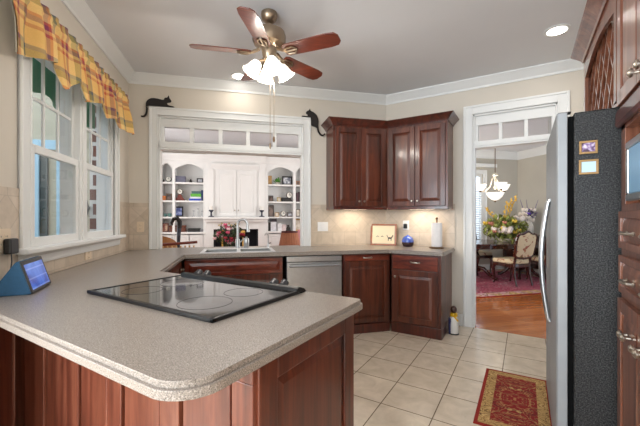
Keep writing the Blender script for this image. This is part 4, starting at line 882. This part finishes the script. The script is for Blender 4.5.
def block(name, px, k, w_, d_, h_, col, label, cat, grp=None, rz=0, m=None, bevel=.004):
    o = obj(name, MB().box(-w_/2, w_/2, -d_/2, d_/2, 0, h_), m or plain(name+'_finish', col, .5, var=.15, vscale=20), loc=sh_loc(px, k), rz=R45+rz, bevel=bevel); return tag(o, label, cat, grp)
def figure(px, k, h_, col, label):
    t = thing('figurine', label, 'figurine', sh_loc(px, k), R45); m = plain('figurine_glaze', col, .4, var=.15)
    obj('base', MB().lathe([(h_*.42, 0), (h_*.42, h_*.12), (h_*.3, h_*.2)], 12), m, t); obj('torso', MB().lathe([(h_*.3, h_*.2), (h_*.34, h_*.4), (h_*.18, h_*.68), (h_*.1, h_*.74)], 12), m, t, smooth=True); obj('head', MB().ball((0, 0, h_*.86), h_*.15, n=10, m=8), m, t, smooth=True); return t
def clock(px, k, r, body, label, base=None, h_=0):
    t = thing('clock', label, 'clock', sh_loc(px, k), R45); m = plain('clock_case', body, .35)
    if base: obj('base', MB().prism([(-.10, 0), (.10, 0), (.09, .03), (.055, h_*.5), (.03, h_), (-.03, h_), (-.055, h_*.5), (-.09, .03)], -.05, .05, 'y'), plain('clock_base', base, .35), t, bevel=.005)
    else: obj('foot', MB().box(-r*.5, r*.5, -.03, .03, 0, .02), m, t)
    z = h_+r if base else r+.012
    obj('case', MB().lathe([(r*.8, -.03), (r, -.02), (r, .02), (r*.86, .03)], 22, (0, 0, z), axis=(0, -1, 0)), m, t, smooth=True)
    f = obj('dial', MB().lathe([(r*.82, .031), (r*.82, .033)], 22, (0, 0, z), axis=(0, -1, 0)), plain('clock_dial', (232, 230, 222), .5), t)
    obj('hands', MB().box(-.004, .004, -.037, -.034, z, z+r*.6).box(0, r*.45, -.037, -.034, z-.004, z+.004), M['black'], f); return t
figure(163.7, 3, .06, (30, 24, 26), 'tiny dark figurine at the far left of the top shelf')
clock(168.6, 3, .058, (40, 62, 56), 'small dark green round clock on top shelf left of the upright')
block('keepsake_box', 180, 3, .23, .12, .135, (104, 104, 124), 'grey patterned box on the top shelf left of fireplace', 'box')
figure(190.8, 3, .085, (30, 26, 28), 'small dark figurine beside the grey box on the top shelf')
photo(200, 3, .135, .105, (62, 62, 66), GRY, 'small dark grey picture frame at right end of top left shelf')
block('wooden_box', 164.3, 2, .07, .08, .10, (196, 112, 50), 'orange brown small box on second shelf at far left', 'box')
photo(169.2, 2, .12, .15, (92, 64, 40), DRK, 'brown picture frame next to the orange box')
clock(180, 2, .062, (60, 48, 46), 'mantel clock with dark red flared base on the second shelf', (112, 34, 22), .13)
bc = [(40, 70, 190), (222, 226, 236), (96, 176, 62), (70, 104, 108)]; bl_ = ['blue book at the bottom of the stack left of fireplace', 'white book second from bottom of the stack', 'bright green book near the top of the stack', 'grey green book on top of the stack']
def book(name, size, col, label, loc, rz, grp):
    w_, d_, h_ = size; t = thing(name, label, 'book', loc, rz, grp); cm = plain('book_cover', col, .5, var=.05)
    obj('cover', MB().box(-w_/2, w_/2, -d_/2, d_/2, 0, .006).box(-w_/2, w_/2, -d_/2, d_/2, h_-.006, h_).box(-w_/2, w_/2, -d_/2, -d_/2+.006, .006, h_-.006), cm, t); obj('pages', MB().box(-w_/2+.006, w_/2-.006, -d_/2+.006, d_/2-.006, .006, h_-.006), M['cream'], t); return t
z = 0
for i, (c_, l_, hh, w_) in enumerate(zip(bc, bl_, (.045, .04, .065, .055), (.24, .22, .21, .19))):
    p = sh_loc(195.5+.4*i, 2); p.z += z; book('book', (w_, .17, hh), c_, l_, p, R45, 'books stacked on the second left shelf'); z += hh
def book_up(px, k, w_, h_, col, label, grp):
    t = thing('book', label, 'book', sh_loc(px, k), R45, grp); cm = plain('book_cover', col, .5, var=.05)
    obj('cover', MB().box(-w_/2, -w_/2+.004, -.08, .08, 0, h_).box(w_/2-.004, w_/2, -.08, .08, 0, h_).box(-w_/2+.004, w_/2-.004, -.08, -.074, 0, h_), cm, t); obj('pages', MB().box(-w_/2+.004, w_/2-.004, -.074, .074, .004, h_-.006), M['cream'], t)
book_up(202.4, 2, .03, .23, (36, 58, 104), 'dark blue book standing upright right of the book stack', 'upright book')
def cup(px, k, r, h_, col, label):
    t = thing('cup', label, 'cup', sh_loc(px, k), R45); m = plain('cup_glaze', col, .3, var=.1); obj('bowl', MB().lathe([(r*.6, 0), (r*.9, h_*.3), (r, h_), (r*.9, h_), (r*.8, h_*.35), (r*.5, h_*.1)], 16), m, t, smooth=True)
    obj('handle', MB().tube([(r*.9, 0, h_*.8), (r*1.4, 0, h_*.75), (r*1.45, 0, h_*.4), (r*.9, 0, h_*.25)], .006, 6), m, t, smooth=True)
cup(165.4, 1, .032, .07, (92, 130, 128), 'small teal cup on third shelf at far left'); cup(169.6, 1, .036, .075, (110, 150, 146), 'pale teal cup next to the upright on third shelf')
photo(178.6, 1, .19, .225, (22, 22, 26), BLU, 'black framed bluish photo leaning on the third shelf left of fireplace', .2, math.radians(12))
sv = plain('clear_grey_glass', (196, 198, 202), .1, coat=.5)
for px, h_, lab in ((193.6, .14, 'slender pale glass candlestick, left one of the shelf trio'), (198, .19, 'tall pale glass candlestick in the middle of the shelf trio'), (202, .13, 'short grey glass candlestick at right of the shelf trio')):
    t = thing('glass_candlestick', lab, 'candlestick', sh_loc(px, 1), R45, 'glass candlesticks on the third shelf'); obj('stem', MB().lathe([(.035, 0), (.035, .01), (.008, .025), (.012, h_*.5), (.008, h_*.75), (.022, h_*.9), (.022, h_)], 12), sv, t, smooth=True); obj('base', MB().lathe([(.04, 0), (.04, .008)], 12), sv, t)
photo(165, 0, .14, .19, (110, 46, 32), [(.4, (140, 60, 44)), (.6, (214, 180, 150))], 'red brown framed picture on the lowest ledge at far left')
t = thing('wooden_chest', 'low brown wooden chest on ledge below the blue photo', 'box', sh_loc(178, 0), R45); obj('chest_body', MB().box(-.16, .16, -.09, .09, 0, .10), plain('chest_wood', (104, 54, 34), .45, var=.2), t, bevel=.006); obj('lid', MB().box(-.165, .165, -.095, .095, .103, .14), plain('chest_lid', (112, 60, 38), .45, var=.2), t, bevel=.01)
block('media_box', 194.5, 0, .24, .2, .075, (22, 22, 24), 'flat black media box on the ledge left of fireplace', 'media box'); block('remote_dock', 201.6, 0, .07, .12, .05, (150, 150, 154), 'small grey device next to the black media box', 'device')
# right-hand shelves
block('carved_block', 269.8, 3, .085, .09, .20, (178, 140, 90), 'tan carved wooden block on top shelf right of the fireplace', 'ornament')
t = thing('potted_plant', 'small green plant in pale pot on the top right shelf', 'plant', sh_loc(277.5, 3), R45)
obj('pot', MB().lathe([(.035, 0), (.045, .05), (.05, .055), (.04, .05)], 14), plain('pale_pot', (214, 208, 196), .5), t, smooth=True); mb = MB()
for k in range(26):
    a = k*2.4; r = .03+.05*random.random(); z = .06+.09*random.random(); mb.obox((r*math.cos(a), r*math.sin(a)*.6, z), (math.cos(a), math.sin(a), .9), (-math.sin(a), math.cos(a), 0), (-.9*math.cos(a), -.9*math.sin(a), 1), .034, .013, .002)
fo = obj('foliage', mb, plain('leaf_green', (72, 140, 44), .6, var=.35, vscale=40), t); 
photo(287.2, 3, .235, .205, (24, 24, 26), GRY, 'large black framed photo on the top shelf right of fireplace')
photo(298, 3, .085, .10, (178, 120, 72), DRK, 'small tan picture frame on top shelf at far right')
photo(270.8, 2, .115, .14, (84, 86, 84), DRK, 'grey picture frame on second shelf right of the fireplace')
photo(279, 2, .095, .10, (176, 146, 70), CRM, 'small gold picture frame beside the black tray on the second right shelf')
block('black_case', 284.6, 2, .15, .09, .095, (20, 20, 24), 'black case in front of the round clock', 'case')
t = clock(289.3, 2, .075, (38, 38, 42), 'round dark rimmed clock raised behind the black case', (40, 36, 36), .08)
for i, (px, c_, hh) in enumerate(((297, (92, 62, 72), .21), (298.9, (60, 44, 54), .23), (300.8, (120, 88, 92), .22))): book_up(px, 2, .036, hh, c_, ('mauve book, leftmost of three upright on the far right shelf', 'dark plum book, middle of three upright on the far right shelf', 'dusty pink book, rightmost of three upright on the far right shelf')[i], 'upright books on the far right shelf')
photo(271.2, 1, .15, .27, (44, 28, 22), DRK, 'tall dark brown frame leaning on the third right shelf', .16, math.radians(14))
photo(277, 1, .10, .10, (186, 152, 110), CRM, 'small tan frame beside the tall dark frame')
clock(283.2, 1, .062, (92, 66, 52), 'small brown round clock on the third shelf right of fireplace')
photo(290, 1, .13, .10, (70, 52, 46), GRY, 'low wide brown frame next to the small brown clock')
photo(298, 1, .11, .18, (54, 36, 30), CRM, 'dark framed pale picture on third shelf at far right')
t = thing('speaker', 'slim black speaker on the ledge right of fireplace', 'speaker', sh_loc(268.9, 0), R45); obj('case', MB().box(-.04, .04, -.06, .06, 0, .20), M['black'], t, bevel=.006); obj('grille', MB().box(-.034, .034, -.064, -.06, .01, .19), M['black_metal'], t)
block('white_binder_box', 273.2, 0, .13, .12, .21, (226, 226, 232), 'white box beside the slim black speaker', 'box')
o = block('dark_album', 273.4, 0, .14, .12, .075, (48, 44, 52), 'dark album lying on top of the white box', 'album'); o.location.z += .212
block('white_carton', 279.5, 0, .10, .10, .17, (232, 230, 232), 'plain white carton on the ledge behind the lampshade', 'box'); block('pink_card', 284, 0, .09, .03, .15, (226, 206, 206), 'pale pink card standing on the ledge behind the lampshade', 'card')
figure(288.2, 0, .14, (40, 38, 36), 'dark figurine on the ledge above the lampshade')
photo(298, 0, .17, .28, (196, 156, 70), CRM, 'gold framed pale picture on ledge at far right', .14)
# ------------------------------------------------------------------ living room: furniture behind the worktop
t = thing('wooden_chair', 'wooden spindle-back chair just beyond the pass-through worktop', 'chair', A(-.80, 4.85), R45)
wm = plain('reddish_chair_wood', (112, 44, 30), .4, var=.2); wl2 = plain('light_spindle_wood', (206, 168, 112), .5, var=.1)
top_r = [(-.26+.52*k/10, -.02-.03*(1-((k-5)/5)**2), .905+.03*(k/10)) for k in range(11)]
obj('top_rail', MB().tube(top_r, .018, 8), wm, t, smooth=True)
for k in range(9):
    x = -.22+.055*k; obj('spindle', MB().tube([(x*.9, .03, .46), (x, -.04, .89)], .010, 6), wl2, t, smooth=True)
obj('seat', MB().box(-.24, .24, -.02, .42, .43, .465), wm, t, bevel=.01)
for sx in (-1, 1):
    for y in (.02, .38): obj('leg', MB().tube([(sx*.19, y, .44), (sx*.22, y+(.03 if y > .1 else -.03), 0)], [.02, .014], 8), wm, t, smooth=True)
t = thing('armchair', 'brown round-backed chair behind the spindle-back chair', 'chair', A(-1.22, 5.72), R45)
lm = plain('tan_leather', (156, 104, 58), .5, var=.15, vscale=8)
bk = [(.30*math.cos(a), .30*math.sin(a)*.9) for a in [PI+PI*k/16 for k in range(17)]]; mb = MB()
for (xa, ya), (xb, yb) in zip(bk, bk[1:]):
    za = .72+.28*(abs(ya)/.27)**.5; zb = .72+.28*(abs(yb)/.27)**.5; s = .80
    mb.add([(xa, ya, .3), (xb, yb, .3), (xb, yb, zb), (xa, ya, za), (xa*s, ya*s, .3), (xb*s, yb*s, .3), (xb*s, yb*s, zb), (xa*s, ya*s, za)], [(0, 1, 2, 3), (4, 7, 6, 5), (3, 2, 6, 7), (0, 4, 5, 1), (0, 3, 7, 4), (1, 5, 6, 2)])
obj('backrest', mb, lm, t, smooth=True); obj('seat', MB().lathe([(.02, .28), (.25, .28), (.26, .42), (.22, .46), (.02, .47)], 20), lm, t, smooth=True)
for a in (45, 135, 225, 315): obj('leg', MB().tube([(.2*math.cos(math.radians(a)), .2*math.sin(math.radians(a)), .30), (.22*math.cos(math.radians(a)), .22*math.sin(math.radians(a)), 0)], .018, 8), wm, t)
t = thing('hooked_post', 'slender dark blue-grey post with hooked top behind the spindle-back chair', 'ornament', A(-.865, 5.32), R45)
dm = plain('dark_slate_finish', (52, 58, 74), .5, var=.3, vscale=15)
obj('shaft', MB().tube([(0, 0, .02), (0, 0, .5), (.005, 0, .78), (.012, 0, 1.03), (.02, 0, 1.14)], [.018, .018, .022, .028, .034], 12), dm, t, smooth=True)
obj('hook', MB().tube([(.02, 0, 1.11), (.028, 0, 1.20), (-.005, 0, 1.255), (-.06, 0, 1.245), (-.085, 0, 1.19), (-.075, 0, 1.15)], [.034, .034, .030, .028, .022, .010], 12), M['black_metal'], t, smooth=True); obj('base', MB().lathe([(.13, 0), (.13, .02), (.03, .04)], 20), dm, t, smooth=True)
t = thing('end_table', 'small dark end table carrying the pleated lamp', 'table', A(.945, 6.3), R45); obj('tabletop', MB().lathe([(.26, .50), (.27, .51), (.27, .525), (.26, .53)], 28), M['mahog'], t, smooth=True)
obj('pedestal', MB().lathe([(.20, 0), (.20, .02), (.04, .05), (.03, .25), (.05, .35), (.03, .50)], 18), M['mahog'], t, smooth=True)
t = thing('table_lamp', 'table lamp with brown pleated shade seen at right of pass-through', 'lamp', A(.945, 6.3, .53), R45); obj('base', MB().lathe([(.08, 0), (.08, .02), (.03, .04), (.06, .10), (.03, .17), (.012, .19), (.012, .30)], 18), M['bronze'], t, smooth=True)
n = 48; mb = MB()
ring = lambda r, z: [((r+(.006 if k % 2 else 0))*math.cos(2*PI*k/n), (r+(.006 if k % 2 else 0))*math.sin(2*PI*k/n), z) for k in range(n)]
mb.add(ring(.205, .17)+ring(.145, .465), [(k, (k+1) % n, n+(k+1) % n, n+k) for k in range(n)]); sh = obj('lamp_shade', mb, plain('brown_pleated_silk', (140, 86, 60), .8, var=.15, vscale=12), t)
obj('shade_trim', MB().lathe([(.150, .45), (.156, .45), (.152, .478), (.146, .478)], 40, cap=False).lathe([(.209, .162), (.215, .162), (.212, .182), (.206, .182)], 40, cap=False), plain('dark_red_braid', (74, 22, 18), .8), sh)
t = thing('wing_chair', 'pink upholstered armchair at right edge of pass-through view', 'chair', A(1.50, 6.95), R45); pk = plain('dusty_pink_fabric', (206, 140, 146), .95, var=.08)
obj('seat', MB().box(-.3, .3, -.1, .5, .28, .46), pk, t, bevel=.04, seg=3); obj('backrest', MB().box(-.32, .32, -.2, -.06, .28, 1.02), pk, t, bevel=.05, seg=3)
for sx in (-1, 1):
    obj('armrest', MB().box(sx*.30, sx*.42, -.18, .48, .2, .64), pk, t, bevel=.04, seg=3)
    for y in (-.12, .42): obj('leg', MB().tube([(sx*.33, y, .22), (sx*.33, y, 0)], .022, 8), wm, t)
t = thing('coffee_table', 'low wooden table under the pink floral arrangement', 'table', A(-.165, 6.6), R45); obj('tabletop', MB().box(-.45, .45, -.25, .25, .44, .47), M['mahog'], t, bevel=.008)
for sx in (-1, 1):
    for sy in (-1, 1): obj('leg', MB().box(sx*.40-.025, sx*.40+.025, sy*.2-.025, sy*.2+.025, 0, .44), M['mahog'], t, bevel=.004)
def bouquet(t, base_z, rx, ry, rz, cz, greens, blooms, n_leaf, ls):
    rnd = random.Random(5); mb = MB()
    def pt():
        while True:
            p = Vector((rnd.uniform(-1, 1), rnd.uniform(-1, 1), rnd.uniform(-1, 1)))
            if .35 < p.length < 1: return Vector((p.x*rx, p.y*ry, cz+p.z*rz))
    for k in range(n_leaf):
        p = pt(); d = Vector((rnd.gauss(0, 1), rnd.gauss(0, 1), rnd.gauss(.3, 1))).normalized(); s = d.cross(Vector((0, 0, 1.01))).normalized(); u_ = s.cross(d)*.25; L_ = ls*rnd.uniform(.7, 1.4)
        mb.add([p-d*L_, p+s*L_*.36+u_*L_*.3, p+d*L_, p-s*L_*.36+u_*L_*.3, p+u_*L_*.5], [(0, 1, 4), (1, 2, 4), (2, 3, 4), (3, 0, 4)])
    o = obj('foliage', mb, greens, t); o['kind'] = 'stuff'
    for m, cnt, r in blooms:
        for k in range(cnt):
            p = pt(); b_ = MB()
            for q in range(7):
                a = q*2.4; b_.ball((p.x+r*.55*math.cos(a)*(q > 0), p.y+r*.55*math.sin(a)*(q > 0), p.z+r*.3*math.sin(q*1.7)), r*.5, n=8, m=5)
            obj('bloom', b_, m, t, smooth=True)
    mb = MB()
    for k in range(6): p = pt(); mb.tube([(0, 0, base_z), (p.x*.4, p.y*.4, (base_z+p.z)/2), p], .006, 5)
    obj('stems', mb, plain('stem_green', (74, 84, 40), .8), t)
t = thing('floral_arrangement', 'pink and red flower arrangement in front of the fireplace', 'flowers', A(-.165, 6.6, .47), R45)
obj('vase', MB().lathe([(.06, 0), (.09, .05), (.10, .14), (.07, .2), (.08, .22), (.06, .2)], 18), plain('white_vase', (222, 220, 216), .3), t, smooth=True)
bouquet(t, .18, .30, .2, .21, .46, plain('dark_leaf', (70, 84, 58), .7, var=.4, vscale=30), [(plain('pink_petal', (208, 88, 120), .8, var=.2), 16, .04), (plain('deep_red_petal', (150, 36, 50), .8, var=.2), 9, .038), (plain('blush_petal', (232, 196, 200), .8), 9, .038)], 260, .05)
# ------------------------------------------------------------------ dining room
t = bpy.data.objects.new('window_4', None); C.objects.link(t); t.location = A(0, 6.90); t.rotation_euler = (0, 0, R45); t['kind'] = 'structure'
obj('casing', casing(MB(), DWU0, DWU1, .7, 2.3, wd=.1).box(DWU0-.3, DWU1+.32, -.10, 0, 2.46, 2.54), M['white'], t, bevel=.004)
obj('sash', MB().box(DWU0, DWU0+.05, .03, .08, .7, 2.3).box(DWU1-.05, DWU1, .03, .08, .7, 2.3).box(DWU0, DWU1, .03, .08, 1.98, 2.06).box(DWU0, DWU1, .03, .08, 2.24, 2.3).box(DWU0, DWU1, .03, .08, .7, .76), M['white'], t, bevel=.003)
obj('pane', MB().box(DWU0+.05, DWU1-.05, .054, .058, .76, 2.24), M['glass'], t)
mb = MB()
for k in range(22): mb.obox(((DWU0+DWU1)/2, -.005, .80+k*.054), (1, 0, 0), (0, 1, .7), (0, -.7, 1), (DWU1-DWU0)/2-.06, .028, .004)
mb.box(DWU0+.005, DWU0+.06, -.022, .016, .74, 1.98).box(DWU1-.06, DWU1-.005, -.022, .016, .74, 1.98).box(DWU0+.06, DWU1-.06, -.022, .016, 1.95, 1.98)
obj('shutter', mb, M['white'], t)
dd = bpy.data.objects.new('door_2', None); C.objects.link(dd); dd.location = A(6.70, 0); dd.rotation_euler = (0, 0, R45-PI/2); dd['kind'] = 'structure'
obj('casing', MB().box(-5.92, -5.80, -.03, 0, 0, 2.28).box(-5.02, -4.90, -.03, 0, 0, 2.28).box(-5.92, -4.90, -.03, 0, 2.16, 2.28), M['white'], dd, bevel=.004); obj('door_leaf', MB().box(-5.80, -5.02, -.012, 0, .01, 2.16), M['white'], dd)
RD = rugmat('dining_rug_pile', 1.5, 1.15, .22, (170, 104, 118), (206, 160, 162), (166, 62, 86), 4.5)
o = obj('dining_rug', MB().box(-1.5, 1.5, -1.15, 1.15, 0, .012), RD, loc=A(4.85, 5.70), rz=R45); tag(o, 'large red and mauve oriental rug under the dining table', 'rug')
TZ = .76; TU, TV = 5.25, 5.92
t = thing('dining_table', 'dark mahogany oval dining table on carved pedestals', 'dining table', A(TU, TV, .012), R45)
ov = [(1.05*math.copysign(abs(math.cos(a))**.7, math.cos(a)), .60*math.copysign(abs(math.sin(a))**.7, math.sin(a))) for a in [2*PI*k/48 for k in range(48)]]
obj('tabletop', MB().prism(ov, TZ-.04, TZ-.012, 'z'), M['mahog'], t, bevel=.008)
obj('apron', MB().prism([(x*.9, y*.86) for x, y in ov], TZ-.115, TZ-.04, 'z'), M['mahog'], t, bevel=.004)
for x in (-.55, .55):
    p = obj('pedestal', MB().lathe([(.10, .16), (.11, .20), (.06, .26), (.085, .38), (.10, .46), (.06, .56), (.09, .62), (.12, .645)], 20, (x, 0, 0)), M['mahog'], t, smooth=True)
    for k in range(4):
        a = PI/4+PI/2*k; ca, sa = math.cos(a), math.sin(a)
        obj('foot', MB().tube([(x+ca*.05, sa*.05, .24), (x+ca*.16, sa*.16, .22), (x+ca*.27, sa*.27, .10), (x+ca*.36, sa*.36, .035), (x+ca*.41, sa*.41, .03)], [.04, .038, .03, .028, .034], 10), M['mahog'], p, smooth=True)
def dining_chair(label, loc, rz):
    t = thing('dining_chair', label, 'dining chair', loc, rz, 'dining chairs around the oval table')
    # local: sitter faces +y; back at y = -.22
    obj('seat', MB().prism(smooth_poly([(-.20, -.20), (.20, -.20), (.245, .10), (.22, .24), (-.22, .24), (-.245, .10)], 4), .405, .485, 'z'), M['floral'], t, bevel=.028, seg=3, smooth=True)
    obj('seat_frame', MB().prism(smooth_poly([(-.205, -.21), (.205, -.21), (.25, .10), (.225, .25), (-.225, .25), (-.25, .10)], 4), .345, .41, 'z'), M['mahog'], t, bevel=.008)
    bl_ = [(-.17, .53), (.17, .53), (.215, .68), (.225, .86), (.19, .945), (.10, .955), (.0, 1.0), (-.10, .955), (-.19, .945), (-.225, .86), (-.215, .68)]
    sp_ = smooth_poly(bl_, 4); tiltb = lambda z: -.215-.20*(z-.45)
    fr = [Vector((x, tiltb(z), z)) for x, z in sp_]; mb = MB(); mb.tube(fr+[fr[0], fr[1]], .024, 8); 
    obj('back_frame', mb, M['mahog'], t, smooth=True)
    n = len(sp_); c_ = (0, .74); ins = [(x*.93, .745+(z-.745)*.93) for x, z in sp_]; vs_ = []
    for off in (-.022, .022):
        vs_ += [(x, tiltb(z)+off, z) for x, z in ins]
    vs_ += [(0, tiltb(.74)-.05, .74), (0, tiltb(.74)+.05, .74)]; fs = [(i, (i+1) % n, n+(i+1) % n, n+i) for i in range(n)]+[((i+1) % n, i, 2*n) for i in range(n)]+[(n+i, n+(i+1) % n, 2*n+1) for i in range(n)]
    obj('backrest', MB().add(vs_, fs), M['floral'], t, smooth=True)
    for sx in (-1, 1):
        obj('leg', MB().tube([(sx*.20, .20, .39), (sx*.225, .235, .30), (sx*.205, .225, .15), (sx*.20, .225, .04), (sx*.21, .245, .008)], [.034, .032, .019, .014, .022], 10), M['mahog'], t, smooth=True)
        obj('leg', MB().tube([(sx*.175, tiltb(.56), .56), (sx*.18, -.20, .40), (sx*.18, -.205, .22), (sx*.185, -.26, .008)], [.022, .026, .02, .016], 10), M['mahog'], t, smooth=True)
    return t
ch = dining_chair('carved floral-upholstered dining chair nearest the doorway, its whole back in view', A(5.03, 5.30, .012), R45+math.radians(4))
dup(ch, A(5.86, 5.36, .012), R45-math.radians(6), 'floral dining chair partly hidden by refrigerator handle, next to the nearest one')
dup(ch, A(3.62, 5.26, .012), R45+math.radians(3), 'floral dining chair at left edge of the doorway, only its seat showing')
dup(ch, A(5.28, 6.62, .012), R45+PI, 'floral dining chair on the far side of the table, top rail showing')
t = thing('floral_centrepiece', 'large green and yellow floral arrangement with white blooms on dining table', 'flowers', A(5.42, TV-.02, TZ), R45)
obj('bowl', MB().lathe([(.09, 0), (.13, .03), (.15, .07), (.13, .07), (.10, .03)], 20), plain('ivory_bowl', (214, 200, 178), .4), t, smooth=True)
bouquet(t, .05, .50, .34, .27, .28, plain('centrepiece_leaf', (140, 146, 72), .7, var=.4, vscale=16), [(plain('white_hydrangea', (230, 214, 204), .9, var=.08), 9, .11), (plain('yellow_petal', (226, 190, 76), .8, var=.15), 16, .05), (plain('coral_petal', (214, 140, 116), .8, var=.15), 7, .045)], 620, .075)
rnd = random.Random(9); mb = MB()
for x0, x1, z1 in ((-.30, -.50, .72), (.02, .16, .92), (-.05, .05, .86), (.06, .28, .98)):
    mb.tube([(x0*.4, 0, .4), ((x0+x1)/2, 0, (.45+z1)/2), (x1, 0, z1)], .007, 5)
    for k in range(8):
        f_ = .45+.55*k/8; mb.ball((x0*.4+(x1-x0*.4)*f_+rnd.uniform(-.03, .03), rnd.uniform(-.03, .03), .4+(z1-.4)*f_), .021, n=7, m=5)
obj('blossom_branch', mb, plain('yellow_blossom', (222, 178, 80), .8, var=.25, vscale=20), t, smooth=True)
t = thing('sideboard', 'dark wooden sideboard against the far dining room wall', 'sideboard', A(6.42, 6.22), R45-PI/2)
obj('body', MB().box(-.62, .62, -.20, .26, .16, .84), M['mahog'], t, bevel=.006); obj('top', MB().box(-.65, .65, -.23, .265, .84, .87), M['mahog'], t, bevel=.006)
for a in (-.60, -.195, .21): d = obj('door', panel_door(a, a+.39, .20, .80, -.20), M['mahog'], t, bevel=.003); knob(d, a+.34, -.22, .5)
for x in (-.56, .56):
    for y in (-.16, .22): obj('leg', MB().box(x-.03, x+.03, y-.03, y+.03, 0, .16), M['mahog'], t)
t = thing('flower_vase', 'white vase of pale and purple flowers standing on the sideboard', 'flowers', A(6.42, 6.30, .87), R45)
obj('vase', MB().lathe([(.06, 0), (.10, .08), (.11, .16), (.07, .26), (.05, .32), (.07, .36), (.05, .34)], 18), plain('cream_vase', (226, 216, 202), .3), t, smooth=True)
bouquet(t, .32, .17, .15, .14, .45, plain('purple_leaf', (104, 84, 150), .7, var=.4, vscale=20), [(plain('cream_bloom', (232, 218, 204), .9), 9, .07), (plain('violet_bloom', (104, 72, 168), .8, var=.2), 6, .045)], 70, .05)
mb = MB()
for x, y in ((-.20, .03), (-.06, 0), (.22, -.04)): mb.tube([(0, 0, .4), (x*.6, y, .58), (x, y, .80)], [.008, .007, .003], 5)
obj('feather', mb, plain('violet_stem', (92, 62, 130), .8), t)
# chandelier
CHU, CHV = 5.17, 5.90
t = thing('chandelier', 'pale chandelier with lit glass bowls hanging over the dining table', 'chandelier', A(CHU, CHV, CEIL), R45)
CM = plain('ivory_painted_metal', (214, 206, 190), .4, .2); GL = emis('lit_alabaster_bowl', (1, .95, .87), .75)
obj('ceiling_plate', MB().lathe([(.07, 0), (.07, -.02), (.02, -.04)], 18), CM, t, smooth=True); obj('rod', MB().tube([(0, 0, -.03), (0, 0, -.70)], .008, 8), M['bronze'], t)
obj('column', MB().lathe([(.01, -.66), (.05, -.69), (.06, -.71), (.02, -.74), (.018, -.92), (.035, -.96), (.02, -1.0)], 16), CM, t, smooth=True)
obj('centre_bowl', MB().lathe([(.012, -1.235), (.07, -1.215), (.13, -1.16), (.165, -1.09), (.175, -1.07), (.167, -1.07), (.12, -1.14), (.02, -1.2)], 28, cap=False), GL, t, smooth=True)
obj('finial', MB().ball((0, 0, -1.25), .022, n=10, m=8), M['bronze'], t, smooth=True)
for k in range(3):
    a = math.radians(11+120*k); ca, sa = math.cos(a), math.sin(a)
    arm = obj('arm', MB().tube([(ca*.02, sa*.02, -.74), (ca*.06, sa*.06, -.80), (ca*.10, sa*.10, -.95), (ca*.19, sa*.19, -1.04), (ca*.28, sa*.28, -1.02)], .010, 8), CM, t, smooth=True)
    obj('shade', MB().lathe([(.03, -1.02), (.06, -1.0), (.095, -.94), (.115, -.89), (.108, -.89), (.085, -.94), (.03, -1.0)], 20, (ca*.28, sa*.28, 0), cap=False), GL, arm, smooth=True)
    obj('cap', MB().lathe([(.012, -1.05), (.028, -1.035), (.03, -1.018)], 12, (ca*.28, sa*.28, 0)), M['bronze'], arm, smooth=True)
point('chandelier_bulb', (0, 0, -.95), 10, (1, .9, .76), .12, t)

# made-up window casings that dress the added fill lights
def fill_casing(n, loc, rz, hw, z0, z1):
    w_ = bpy.data.objects.new('window_%d' % n, None); C.objects.link(w_); w_.location = loc; w_.rotation_euler = (0, 0, rz); w_['kind'] = 'structure'  # added casing; its number carries on from the seen windows
    obj('casing', casing(MB(), -hw, hw, z0, z1).box(-hw-.12, hw+.12, -.06, 0, z0-.04, z0), M['white'], w_, bevel=.003)
fill_casing(5, A(-1.75, 6.2), R45+PI/2, 1.0, .8, 2.6)
fill_casing(6, A(1.95, 5.9), R45-PI/2, 1.0, .8, 2.6)
fill_casing(7, A(2.07, 5.6), R45+PI/2, .9, .7, 2.5)
fill_casing(8, (-1.0, -3.0, 0), PI, 1.7, .4, 2.5)
fill_casing(9, (-3.5, -1.4, 0), PI/2, 1.2, .45, 2.45)
